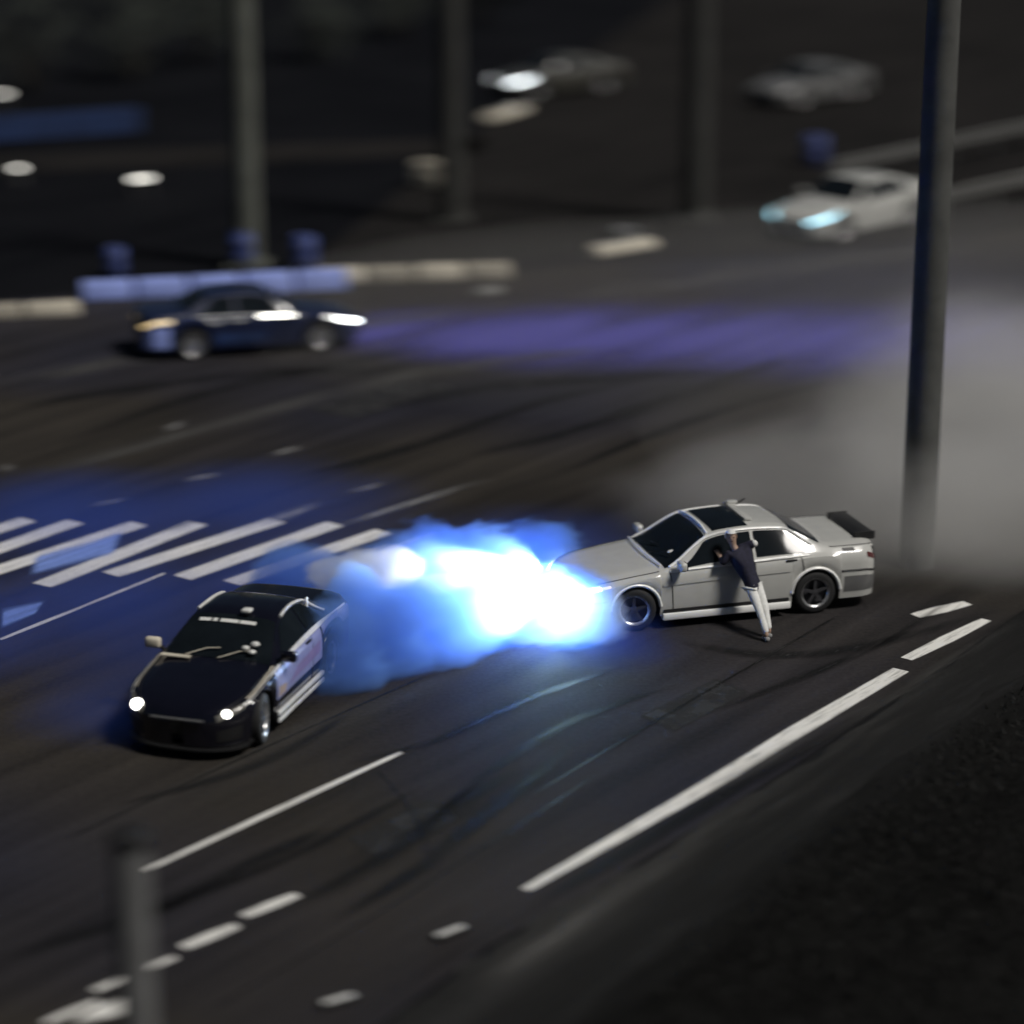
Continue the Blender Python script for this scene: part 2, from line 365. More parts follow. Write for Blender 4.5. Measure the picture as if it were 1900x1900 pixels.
for pts, wd in ((((-40, 1790), (240, 1705), (470, 1600), (620, 1530)), .55), (((540, 1690), (700, 1600), (830, 1510), (965, 1420)), .5),
                (((600, 1720), (780, 1610), (930, 1490), (1080, 1370)), .4), (((120, 1760), (420, 1640), (600, 1560), (800, 1450)), .35),
                (((960, 1700), (1250, 1530), (1500, 1385), (1700, 1275)), .4), (((700, 760), (900, 720), (1150, 700), (1400, 690)), 1.2),
                (((860, 850), (1060, 800), (1300, 720), (1500, 650)), .8), (((100, 830), (350, 740), (600, 680), (820, 640)), .8),
                (((1250, 1190), (1420, 1215), (1600, 1200), (1900, 1120)), .5), (((0, 760), (260, 720), (520, 690), (800, 690)), 1.0), (((640, 1420), (820, 1370), (1000, 1290), (1180, 1230)), .3), (((760, 1560), (900, 1440), (1060, 1340), (1260, 1270)), .3),
                (((200, 1500), (420, 1440), (560, 1380), (660, 1310)), .35), (((1000, 900), (1180, 820), (1420, 740), (1640, 690)), .5), (((500, 900), (760, 830), (1000, 750), (1200, 700)), .6), (((1300, 1330), (1480, 1260), (1640, 1190), (1800, 1090)), .3)):
    ribbon('tyre_mark', gp(*pts), [wd * .6, wd, wd, wd * .5], .008, M['rubber'], track)

M['seam'] = worn_mat('tar_seam', (.006, .006, .006), .75, .5, True, .4, .1)
M['repair'] = worn_mat('asphalt_repair', (.020, .020, .022), .8, .85, False, .12, .08, scale=.6)
M['soil'] = worn_mat('dark_soil', (.003, .003, .003), .62, .95, True, .5, .1, scale=.8)
ribbon('soil_drift', gp((880, 2000), (1253, 1715), (1483, 1520), (1833, 1270), (2200, 1060)), [1.6, 2.2, 2.4, 2.6, 2.6], .018, M['soil'], shoulder)
M['dust'] = worn_mat('pale_dust', (.085, .083, .08), .36, .95, True, .5, .2, scale=.5)
for pts, wd in ((((120, 1560), (420, 1420), (800, 1250)), .07), (((980, 1480), (1300, 1290), (1560, 1140)), .07), (((380, 1880), (760, 1660), (1120, 1430)), .06), (((300, 990), (620, 880), (980, 770)), .10), (((700, 1430), (760, 1500), (800, 1590)), .05)):
    ribbon('tar_seam', gp(*pts), [wd] * len(pts), .007, M['seam'], track)
for q in (((640, 1560), (800, 1480), (860, 1520), (700, 1606)), ((1180, 1330), (1330, 1256), (1400, 1285), (1250, 1362)), ((560, 760), (760, 700), (860, 716), (660, 780))):
    quad_mark('repair_patch', *q, .006, M['repair'], track)
for pts, wd in ((((860, 1860), (1100, 1690), (1500, 1440), (1800, 1240)), .9), (((1250, 1500), (1450, 1400), (1640, 1300), (1900, 1150)), .5), (((-50, 720), (300, 660), (700, 600), (1000, 560)), 1.6), (((0, 900), (400, 790), (800, 690), (1200, 640)), 1.2), (((1000, 560), (1300, 520), (1600, 480), (1900, 450)), 2.5)):
    ribbon('dust_streak', gp(*pts), [wd * .5, wd, wd, wd * .5], .016, M['dust'], track)

# ------------------------------------------------------------------ cars
class Body:
    def __init__(s, xf, xr, ax, rx, W, zt, zs, wt, wr, zsill=.19, ra=None, nf=3.2, nr=3.4, lf=.75, lr=.5):
        s.xf, s.xr, s.ax, s.rx, s.W, s.wr = xf, xr, ax, rx, W, wr
        s.zt, s.zs, s.wt = hermite(zt), hermite(zs), hermite(wt)
        s.zsill, s.ra, s.nf, s.nr, s.lf, s.lr = zsill, ra or wr + .055, nf, nr, lf, lr
    def hw(s, x):
        h = s.W / 2
        if x > s.xf - s.lf:
            t = min(1, (x - (s.xf - s.lf)) / s.lf); return h * (1 - t ** s.nf) ** (1 / s.nf)
        if x < s.xr + s.lr:
            t = min(1, ((s.xr + s.lr) - x) / s.lr); return h * (1 - t ** s.nr) ** (1 / s.nr)
        return h
    def zb(s, x):
        z = s.zsill
        for a in (s.ax, s.rx):
            d = abs(x - a)
            if d < s.ra: z = max(z, s.wr + math.sqrt(s.ra ** 2 - d * d))
        return z
    def ring(s, x):
        w, zb, zs, zt = s.hw(x), s.zb(x), s.zs(x), s.zt(x)
        h = zs - zb; k = w / (s.W / 2); wt = min(s.wt(x), .93 * s.W / 2) * k
        zr = max(zs + .004, zt - .045)
        return [(.955 * w, zb), (.99 * w, zb + .3 * h), (1.0 * w, zb + .62 * h), (.99 * w, zb + .88 * h), (.945 * w, zs),
                (wt, zr), (.80 * wt, zr + (zt - zr) * .68), (.42 * wt, zr + (zt - zr) * .93), (0, zt)]
    def S(s, x, v):
        r = s.ring(x); i = min(int(v), len(r) - 2); t = v - i
        return Vector((x, r[i][0] * (1 - t) + r[i + 1][0] * t, r[i][1] * (1 - t) + r[i + 1][1] * t))
    def N(s, x, v):
        e = .012
        a = s.S(min(x + e, s.xf - .001), v) - s.S(max(x - e, s.xr + .001), v)
        b = s.S(x, min(v + .05, 8)) - s.S(x, max(v - .05, 0))
        n = b.cross(a)
        if n.length < 1e-9: return Vector((0, 0, 1))
        return n.normalized()
    def stations(s, dense=1.0):
        X = {s.xf - .0005, s.xr + .0005}
        for k in range(1, 15):
            t = math.sin(k / 15 * math.pi / 2); X.add(s.xf - s.lf + s.lf * t); X.add(s.xr + s.lr - s.lr * t)
        for a in (s.ax, s.rx):
            for k in range(19): X.add(a + s.ra * math.cos(math.pi * k / 18))
            X.add(a + s.ra + .004); X.add(a - s.ra - .004)
        n = int(46 * dense)
        for k in range(n): X.add(s.xr + s.lr + (s.xf - s.lf - s.xr - s.lr) * k / (n - 1))
        return sorted(X)
    def body(s):
        bm = bmesh.new(); vv = []
        for i in range(8):
            m = 4 if i in (4, 5, 6, 7) else 2
            vv += [i + j / m for j in range(m)]
        vv.append(8.0)
        rows = []
        for x in s.stations():
            half = [s.S(x, v) for v in vv]
            rows.append([bm.verts.new(p) for p in half] + [bm.verts.new((p.x, -p.y, p.z)) for p in half[-2::-1]])
        for a, b in zip(rows, rows[1:]):
            for j in range(len(a) - 1): bm.faces.new((a[j], a[j + 1], b[j + 1], b[j]))
        bmesh.ops.remove_doubles(bm, verts=bm.verts, dist=.0004)
        bmesh.ops.recalc_face_normals(bm, faces=bm.faces)
        bm.normal_update()
        top = max(bm.faces, key=lambda f: f.calc_center_median().z)
        if top.normal.z < 0: bmesh.ops.reverse_faces(bm, faces=bm.faces)
        return bm
    def patch(s, q, off=.006, side=1, nx=14, nv=6, both=False, bm=None):
        """q: corners (x,v) x4 in order; side +1 left, -1 right; both = spans the roof from one side to the other"""
        bm = bm or bmesh.new(); rows = []
        for i in range(nx + 1):
            t = i / nx; row = []
            for j in range(nv + 1):
                u = j / nv
                x = (q[0][0] * (1 - t) + q[1][0] * t) * (1 - u) + (q[3][0] * (1 - t) + q[2][0] * t) * u
                v = (q[0][1] * (1 - t) + q[1][1] * t) * (1 - u) + (q[3][1] * (1 - t) + q[2][1] * t) * u
                p = s.S(x, v) + s.N(x, v) * off
                p.y *= side; row.append(bm.verts.new(p))
            rows.append(row)
        fs = []
        for a, b in zip(rows, rows[1:]):
            for j in range(nv): fs.append(bm.faces.new((a[j], a[j + 1], b[j + 1], b[j])))
        if both:
            mir = [[bm.verts.new((p.co.x, -p.co.y, p.co.z)) if p.co.y > 1e-4 else p for p in r] for r in rows]
            for a, b in zip(mir, mir[1:]):
                for j in range(nv): fs.append(bm.faces.new((a[j], b[j], b[j + 1], a[j + 1])))
            bmesh.ops.remove_doubles(bm, verts=bm.verts, dist=.001)
        return bm
    def line(s, pts, r=.008, side=1, off=.002, bm=None):
        bm = bm or bmesh.new()
        P = []
        for x, v in pts:
            p = s.S(x, v) + s.N(x, v) * off; p.y *= side; P.append(p)
        tube(bm, P, r, 6); return bm
def seg(a, b, n): return [(a[0] + (b[0] - a[0]) * k / n, a[1] + (b[1] - a[1]) * k / n) for k in range(n + 1)]

def wheel(parent, loc, r, width, side, steer=0, rimmat='rim', spokes=5, full=True):
    bm = bmesh.new(); h = width / 2
    prof = [(r * .66, -h), (r * .80, -h * 1.04), (r * .93, -h * .98), (r * .985, -h * .8), (r, -h * .45), (r, h * .45), (r * .985, h * .8), (r * .93, h * .98), (r * .80, h * 1.04), (r * .66, h)]
    lathe(bm, prof, 32); bmesh.ops.recalc_face_normals(bm, faces=bm.faces)
    wh = empty('wheel', loc, (0 if side > 0 else math.pi) + steer); wh.parent = parent
    link('tyre', bm, M['tyre'], wh, smooth=50)
    bm = bmesh.new()
    lathe(bm, [(r * .675, h * .97), (r * .70, h * 1.03), (r * .64, h * .95), (r * .60, h * .70)], 32); bmesh.ops.recalc_face_normals(bm, faces=bm.faces); link('lip', bm, M['rim'], wh, smooth=50)
    bm = bmesh.new()
    lathe(bm, [(r * .62, -h), (r * .60, h * .2), (r * .2, h * .1)], 32)
    lathe(bm, [(r * .17, h * .35), (r * .16, h * .8), (0.001, h * .86)], 16)
    for k in range(spokes):
        a = 2 * math.pi * k / spokes + .3
        d = Vector((math.cos(a), 0, math.sin(a))); n = Vector((-math.sin(a), 0, math.cos(a)))
        p = [d * r * .12 + n * r * .075, d * r * .12 - n * r * .075, d * r * .65 - n * r * .05, d * r * .65 + n * r * .05]
        y0, y1 = h * .55, h * .80
        lo = [bm.verts.new(q + Vector((0, y0, 0))) for q in p]; hi = [bm.verts.new(q + Vector((0, y1 if i < 2 else y1 + h * .08, 0))) for i, q in enumerate(p)]
        bm.faces.new(hi)
        for i in range(4): bm.faces.new((lo[i], lo[(i + 1) % 4], hi[(i + 1) % 4], hi[i]))
    bmesh.ops.recalc_face_normals(bm, faces=bm.faces)
    link('rim', bm, M[rimmat], wh, smooth=35)
    return wh

def chassis(b, root, steer=0, rimmat='rim', spokes=5):
    """wheels, wheel wells and floor that every car has"""
    for a in (b.ax, b.rx):
        for sd in (1, -1):
            wheel(root, (a, sd * (b.W / 2 - .125), b.wr), b.wr, .21, sd, steer if a == b.ax else 0, rimmat, spokes)
    for a in (b.ax, b.rx):
        bm = bmesh.new(); rows = []
        for k in range(17):
            t = R(-8) + R(196) * k / 16
            rows.append([bm.verts.new((a + (b.ra + .012) * math.cos(t), y, b.wr + (b.ra + .006) * math.sin(t))) for y in (-b.W / 2 + .035, b.W / 2 - .035)])
        for p, q in zip(rows, rows[1:]): bm.faces.new((p[0], p[1], q[1], q[0]))
        for sd in (1, -1):
            c = [bm.verts.new((a + b.ra * math.cos(R(180) * k / 12), sd * (b.W / 2 - .36), b.wr - .05 + b.ra * math.sin(R(180) * k / 12))) for k in range(13)]
            bm.faces.new(c)
        link('wheel_well', bm, M['trim'], root)
    bm = bmesh.new()
    box(bm, ((b.ax + b.rx) / 2, 0, b.zsill + .03), (b.ax - b.rx - 2 * b.ra - .02, b.W * .93, .05))
    box(bm, ((b.ax + b.rx) / 2, 0, b.zsill + .06), (b.xf - b.xr - .45, b.W * .5, .06))
    link('underbody', bm, M['trim'], root)
def flare(b, root, a, side, m, r=.02):
    bm = bmesh.new()
    pts = []
    for k in range(19):
        t = R(4) + R(172) * k / 18
        x = a + (b.ra + .004) * math.cos(t); pts.append((x, side * (b.hw(x) * .965 + .008), b.wr + (b.ra + .004) * math.sin(t)))
    tube(bm, pts, r, 6); return link('arch_lip', bm, m, root, smooth=60)
def ellipsoid(c, s, n=16, M3=None):
    bm = bmesh.new(); bmesh.ops.create_uvsphere(bm, u_segments=n, v_segments=n // 2 + 2, radius=1)
    for v in bm.verts:
        p = Vector((v.co.x * s[0], v.co.y * s[1], v.co.z * s[2])); v.co = (M3 @ p if M3 else p) + Vector(c)
    return bm
def mirror(b, root, x, m, side):
    p = b.S(x, 4.1); y = side * (p.y + .13)
    bm = bmesh.new()
    box(bm, (x + .02, y, p.z + .09), (.11, .21, .135), None, .035)
    o = link('wing_mirror', bm, m, root, smooth=50)
    bm = bmesh.new(); tube(bm, [(x, side * (p.y - .03), p.z + .0), (x + .01, side * (p.y + .06), p.z + .05)], .025, 6)
    link('mirror_stalk', bm, M['trim'], o)
    bm = bmesh.new(); box(bm, (x - .037, y, p.z + .09), (.006, .17, .10), None, .01); link('mirror_glass', bm, M['glass'], o)
def beam(parent, loc, tgt, energy, col, size=60, blend=.6, rad=.05):
    l = bpy.data.lights.new('headlight_beam', 'SPOT'); l.energy = energy; l.color = col; l.spot_size = R(size); l.spot_blend = blend; l.shadow_soft_size = rad
    o = bpy.data.objects.new('headlight_beam', l); C.objects.link(o); o.parent = parent
    o.location = loc; o.rotation_euler = (Vector(tgt) - Vector(loc)).to_track_quat('-Z', 'Y').to_euler()

def sedan_body(W=1.755, dz=0.0):
    return Body(2.30, -2.42, 1.365, -1.365, W,
                zt=[(2.30, .55), (2.2, .66), (1.9, .755), (1.4, .83), (.92, .895), (.2, 1.285), (0, 1.318), (-.35, 1.335), (-.85, 1.31), (-1.0, 1.275), (-1.5, 1.03), (-1.62, .995), (-2.15, .985), (-2.33, .95), (-2.42, .78)],
                zs=[(2.30, .50), (2.15, .60), (1.8, .69), (1.4, .755), (.9, .83), (0, .86), (-1.4, .885), (-2.1, .87), (-2.42, .72)],
                wt=[(2.30, .74), (1.4, .77), (1.0, .78), (.85, .755), (.2, .60), (0, .575), (-.9, .56), (-1.45, .70), (-1.65, .76), (-2.42, .76)], wr=.315)

def white_sedan():
    mid = Vector((2.98, 39.96, 0)); a0 = R(196.6); d = Vector((math.cos(a0), math.sin(a0), 0))
    root = empty('drift_car', mid, a0, label='white lowered sedan drifting sideways through blue tyre smoke, dark windows, person at its side', cat='car')
    root.scale = (1.06,) * 3
    b = sedan_body()
    link('body', b.body(), M['white'], root, smooth=38)
    chassis(b, root, steer=R(-14), rimmat='dark_rim')
    for a in (b.ax, b.rx):
        for sd in (1, -1): flare(b, root, a, sd, M['white_trim'], .026)
    # windscreens
    o = link('windscreen', b.patch([(.90, 5.12), (.26, 5.12), (.24, 8), (.93, 8)], .006, both=True), M['glass'], root, smooth=60)
    bm = bmesh.new(); tube(bm, [(.95, .70, .90), (.99, .3, .915), (1.0, 0, .918), (.99, -.3, .915), (.95, -.70, .90)], .014, 6); link('lower_trim', bm, M['white_trim'], o, smooth=60)
    bm = bmesh.new(); tube(bm, [(.215, .56, 1.262), (.20, .3, 1.300), (.195, 0, 1.308), (.20, -.3, 1.300), (.215, -.56, 1.262)], .022, 6); link('upper_trim', bm, M['white_trim'], o, smooth=60)
    for y in (.10, -.42):
        bm = bmesh.new(); tube(bm, [(.955, y, .915), (.80, y + .25, .985), (.76, y + .45, .995)], .008, 5); link('wiper', bm, M['trim'], o)
    bm = ellipsoid((.66, .40, .985), (.09, .045, .03)); link('dash_ornament', bm, M['lamp_glass'], o, smooth=180)
    link('rear_window', b.patch([(-1.46, 5.15), (-1.03, 5.15), (-1.05, 8), (-1.50, 8)], .006, both=True), M['glass'], root, smooth=60)
    for sd in (1, -1):
        o = link('front_window', b.patch([(.74, 4.12), (-.42, 4.12), (-.42, 4.90), (.30, 4.90)], .006, sd), M['glass'], root, smooth=60)
        o2 = link('rear_side_window', b.patch([(-.47, 4.12), (-1.22, 4.12), (-.92, 4.90), (-.47, 4.90)], .017, sd, 24, 8), M['glass'], root, smooth=60)
        bm = b.line(seg((.86, 4.0), (-1.28, 4.0), 16), .022, sd, .006); link('sill_trim', bm, M['white_trim'], root, smooth=60)
        bm = b.line(seg((.84, 5.0), (.25, 5.0), 8) + seg((.15, 4.98), (-.92, 4.98), 10) + seg((-1.0, 4.98), (-1.33, 4.7), 6), .024, sd, .004); link('window_trim', bm, M['white_trim'], root, smooth=60)
        # doors: seams and handle
        for xs in ((.86, .80), (-.43, -.43), (-1.12, -1.18)):
            bm = b.line(seg((xs[1], .15), (xs[0], 3.95), 10), .007, sd); link('door_seam', bm, M['trim'], root)
        for x in (-.33, -.98):
            bm = bmesh.new(); p = b.S(x, 3.5); box(bm, (x, sd * (p.y + .012), p.z), (.17, .022, .03), None, .008); link('door_handle', bm, M['trim'], root)
        bm = b.patch([(.97, 2.35), (-.97, 2.35), (-.97, 2.62), (.97, 2.62)], .012, sd, 10, 2); link('side_moulding', bm, M['white'], root, smooth=40)
        bm = bmesh.new(); box(bm, (0, sd * (b.W / 2 - .02), .185), (1.94, .10, .10), None, .02); link('side_skirt', bm, M['white_trim'], root, smooth=40)
        bm = bmesh.new(); box(bm, (0, sd * (b.W / 2 - .035), .262), (1.90, .06, .05)); link('skirt_gap', bm, M['trim'], root)
        # lamps
        hl = link('headlight', b.patch([(2.20, 3.25), (1.86, 3.55), (1.88, 4.3), (2.235, 4.55)], .008, sd), M['head_cool'], root, smooth=60)
        link('indicator', b.patch([(1.84, 3.5), (1.72, 3.55), (1.74, 4.0), (1.86, 4.1)], .008, sd), M['amber'], root, smooth=60)
        link('tail_light', b.patch([(-2.39, 3.1), (-2.16, 3.1), (-2.16, 3.95), (-2.385, 3.95)], .008, sd), M['tail'], root, smooth=60)
        link('bumper_groove', b.line(seg((1.80, 1.9), (2.26, 1.9), 12), .012, sd), M['trim'], root)
        link('bumper_groove', b.line(seg((-1.76, 2.0), (-2.39, 2.0), 12), .014, sd), M['trim'], root)
        link('bumper_vent', b.patch([(-1.80, .5), (-2.32, .5), (-2.32, 1.6), (-1.80, 1.6)], .004, sd), M['grey_paint'], root, smooth=60)
        link('hood_seam', b.line(seg((1.00, 5.0), (2.16, 5.0), 14), .008, sd), M['trim'], root)
        link('trunk_seam', b.line(seg((-1.60, 5.1), (-2.30, 5.1), 10), .008, sd), M['trim'], root)
        mirror(b, root, .70, M['white'], sd)
        link('tow_vent', b.patch([(-1.78, 4.15), (-1.98, 4.15), (-1.96, 4.75), (-1.78, 4.75)], .005, sd), M['trim'], root)
    link('grille', b.patch([(2.272, 3.1), (2.293, 3.1), (2.293, 3.9), (2.272, 3.9)], .006, 1), M['trim'], root)
    link('sunroof', b.patch([(.12, 5.55), (-.42, 5.55), (-.42, 8), (.12, 8)], .006, both=True), M['glass'], root, smooth=60)
    bm = bmesh.new(); box(bm, (-.50, -.1, 1.352), (.12, .9, .035), None, .01); box(bm, (-.53, -.42, 1.385), (.16, .10, .05), None, .015); link('roof_bar', bm, M['white'], root, smooth=40)
    bm = bmesh.new(); tube(bm, [(-.60, -.42, 1.34), (-.74, -.42, 1.42)], .012, 6); link('antenna', bm, M['trim'], root)
    # rear wing
    wg = empty('rear_wing', (0, 0, 0)); wg.parent = root
    bm = bmesh.new()
    prof = [(-2.10, 1.005), (-2.18, 1.035), (-2.32, 1.045), (-2.40, 1.035), (-2.32, 1.020), (-2.18, 1.000)]
    rows = [[bm.verts.new((x, y, z)) for x, z in prof] for y in (-.50, -.25, 0, .25, .50)]
    for a, c in zip(rows, rows[1:]):
        for j in range(6): bm.faces.new((a[j], a[(j + 1) % 6], c[(j + 1) % 6], c[j]))
    bm.faces.new(rows[0]); bm.faces.new(rows[-1][::-1]); bmesh.ops.recalc_face_normals(bm, faces=bm.faces)
    link('wing_blade', bm, M['trim'], wg, smooth=40)
    for y in (.38, -.38):
        bm = bmesh.new(); box(bm, (-2.20, y, .985), (.14, .03, .06), None, .006); link('wing_stand', bm, M['trim'], wg)
    for y in (.51, -.51):
        bm = bmesh.new(); box(bm, (-2.25, y, 1.00), (.32, .016, .12), None, .004); link('end_plate', bm, M['trim'], wg)
    for sd in (1, -1): link('boot_panel', b.patch([(-2.415, 2.7), (-2.33, 2.7), (-2.28, 4.8), (-2.415, 4.8)], .005, sd), M['trim'], root)
    return root, b, mid, d

def coupe_body():
    return Body(2.10, -2.28, 1.26, -1.26, 1.72,
                zt=[(2.10, .50), (2.0, .60), (1.7, .70), (1.2, .785), (.78, .845), (.0, 1.19), (-.2, 1.225), (-.5, 1.235), (-.85, 1.20), (-1.45, .97), (-1.6, .945), (-2.1, .94), (-2.28, .76)],
                zs=[(2.10, .46), (1.9, .57), (1.5, .67), (1.2, .71), (.7, .79), (0, .82), (-1.3, .85), (-2.0, .84), (-2.28, .70)],
                wt=[(2.10, .70), (1.2, .75), (.8, .75), (.65, .73), (0, .57), (-.5, .53), (-.9, .54), (-1.45, .68), (-1.65, .74), (-2.28, .74)], wr=.31, zsill=.17, lf=.85, nf=2.7)

def dark_coupe():
    mid = Vector((-3.80, 35.66, 0)); a0 = R(253); d = Vector((math.cos(a0), math.sin(a0), 0))
    root = empty('drift_car', mid, a0, label='black coupe with lit headlights and lavender sides drifting ahead of the smoke', cat='car')
    root.scale = (1.0, 1.07, 1.13)
    b = coupe_body()
    link('body', b.body(), M['black'], root, smooth=38)
    chassis(b, root, steer=R(10), rimmat='dark_rim', spokes=6)
    for a in (b.ax, b.rx):
        for sd in (1, -1): flare(b, root, a, sd, M['black'], .018)
    o = link('windscreen', b.patch([(.75, 5.10), (.06, 5.10), (.04, 8), (.78, 8)], .006, both=True), M['glass'], root, smooth=60)
    # banner across the top of the windscreen, broken up like worn lettering
    for y0, y1 in ((-.44, -.28), (-.25, -.19), (-.15, .10), (.12, .34)):
        bm = bmesh.new(); n = 6; rows = []
        for i in range(n + 1):
            yy = y0 + (y1 - y0) * i / n; row = []
            for xx in (.20, .145):
                r = b.ring(xx); pts = r[5:]
                z = None
                for p, q in zip(pts, pts[1:]):
                    if q[0] <= abs(yy) <= p[0]:
                        t = (abs(yy) - p[0]) / (q[0] - p[0]); z = p[1] + (q[1] - p[1]) * t
                row.append(bm.verts.new((xx + .006, yy, (z or r[-1][1]) + .014)))
            rows.append(row)
        for p, q in zip(rows, rows[1:]): bm.faces.new((p[0], p[1], q[1], q[0]))
        bmesh.ops.recalc_face_normals(bm, faces=bm.faces)
        link('banner_strip', bm, M['cloth_white'], o)
    for c, s in (((.62, .36, .96), (.05, .05, .03)), ((.56, .47, 1.0), (.05, .06, .035)), ((.66, .46, .93), (.05, .05, .03))):
        link('dash_light', ellipsoid(c, s), M['lamp_glass'], o, smooth=180)
    for y in (.05, -.40):
        bm = bmesh.new(); tube(bm, [(.80, y, .862), (.66, y + .25, .925), (.63, y + .42, .935)], .009, 5); link('wiper', bm, M['cream'], o)
    bm = bmesh.new(); box(bm, (.84, -.52, .845), (.09, .40, .02), None, .006); link('cowl_trim', bm, M['cream'], root)
    link('rear_window', b.patch([(-1.42, 5.15), (-.98, 5.15), (-1.0, 8), (-1.46, 8)], .006, both=True), M['glass'], root, smooth=60)
    for sd in (1, -1):
        link('door_window', b.patch([(.58, 4.12), (-.48, 4.12), (-.48, 4.90), (.10, 4.90)], .006, sd), M['glass'], root, smooth=60)
        link('quarter_window', b.patch([(-.53, 4.12), (-1.12, 4.12), (-.90, 4.90), (-.53, 4.90)], .006, sd), M['glass'], root, smooth=60)
        link('window_trim', b.line(seg((-.1, 4.98), (-1.0, 4.98), 10) + seg((-1.05, 4.95), (-1.3, 4.5), 5), .024, sd, .006), M['chrome'], root, smooth=60)  # bright line imitating the highlight along the roof edge
        link('shoulder_stripe', b.patch([(1.78, 3.80), (-1.9, 3.80), (-1.9, 4.10), (1.78, 4.10)], .008, sd, 40, 2), M['chrome'], root, smooth=60)  # highlight along the door top put in as a bright strip
        link('fender_stripe', b.patch([(1.60, 4.35), (.74, 4.5), (.74, 4.8), (1.60, 4.65)], .007, sd, 14, 2), M['cream'], root, smooth=60)  # highlight along the front fender put into a pale strip
        p = link('door_panel', b.patch([(.84, 1.3), (-.86, 1.3), (-.86, 3.75), (.84, 3.75)], .006, sd, 20, 8), M['livery'], root, smooth=60)
        link('livery_patch', b.patch([(.80, 1.4), (.55, 1.4), (.50, 1.9), (.78, 2.1)], .010, sd, 6, 4), M['livery_orange'], p)
        link('livery_patch', b.patch([(.40, 1.6), (-.75, 1.8), (-.80, 2.6), (.10, 2.3)], .010, sd, 10, 4), M['livery_magenta'], p)
        link('rear_panel', b.patch([(-.90, 2.4), (-2.05, 2.4), (-2.05, 3.75), (-.90, 3.75)], .006, sd, 16, 6), M['livery'], root, smooth=60)
        for z0 in (.155, .245):
            bm = bmesh.new(); box(bm, (0, sd * (b.W / 2 + .005), z0), (1.72, .05, .055), None, .012); link('side_skirt', bm, M['chrome'], root, smooth=40)
        bm = bmesh.new(); box(bm, (0, sd * (b.W / 2 - .012), .20), (1.74, .05, .14), None, .008); link('skirt_gap', bm, M['trim'], root)
        link('door_seam', b.line(seg((.80, .2), (.74, 3.9), 10), .007, sd), M['trim'], root)
        link('door_seam', b.line(seg((-.50, .2), (-.52, 3.9), 10), .007, sd), M['trim'], root)
        bm = bmesh.new(); q = b.S(-.38, 3.4); box(bm, (-.38, sd * (q.y + .014), q.z), (.17, .022, .035), None, .008); link('door_handle', bm, M['trim'], root)
        hl = link('headlight', b.patch([(2.02, 3.2), (1.74, 3.5), (1.70, 4.35), (2.0, 4.6)], .010, sd), M['head_case'], root, smooth=60)
        bm = bmesh.new(); q = b.S(1.93, 3.9); bmesh.ops.create_uvsphere(bm, u_segments=14, v_segments=10, radius=.072 if sd < 0 else .05)
        for v in bm.verts: v.co += Vector((q.x + .0, sd * (q.y - .01), q.z + .01))
        link('lens', bm, M['head_on'], hl, smooth=180)
        link('bumper_duct', b.patch([(2.02, .6), (1.80, .6), (1.80, 1.9), (2.02, 1.9)], .006, sd), M['trim'], root)
        link('hood_seam', b.line(seg((.85, 5.05), (1.95, 5.1), 14), .006, sd), M['trim'], root)
        link('tail_light', b.patch([(-2.25, 3.1), (-2.05, 3.1), (-2.05, 3.9), (-2.245, 3.9)], .008, sd), M['tail'], root)
        mirror(b, root, .56, M['cream'] if sd < 0 else M['black'], sd)
    bm = bmesh.new(); tube(bm, [(2.105, -.35, .50), (2.125, 0, .505), (2.105, .35, .50)], .016, 6); link('grille_bar', bm, M['grey_paint'], root)
    bm = bmesh.new()
    for k in range(13):
        pass
    rows = []
    for k in range(25):
        y = -.80 + 1.6 * k / 24; t = abs(y) / (b.W / 2)
        x = b.xf - b.lf + b.lf * max(0, 1 - t ** b.nf) ** (1 / b.nf)
        rows.append([bm.verts.new((x + .05, y, .125)), bm.verts.new((x + .05, y, .15)), bm.verts.new((x - .25, y, .15)), bm.verts.new((x - .25, y, .125))])
    for p, q in zip(rows, rows[1:]):
        for j in range(4): bm.faces.new((p[j], p[(j + 1) % 4], q[(j + 1) % 4], q[j]))
    bmesh.ops.recalc_face_normals(bm, faces=bm.faces); link('front_splitter', bm, M['trim'], root)
    bm = bmesh.new(); box(bm, (.02, .16, 1.245), (.14, .13, .05), None, .02); link('roof_vent', bm, M['lamp_glass'], root, smooth=50)
    bm = bmesh.new(); tube(bm, [(-.95, .62, 1.0), (-1.0, .60, 1.16)], .02, 6); link('antenna', bm, M['chrome'], root)
    return root, b, mid, d

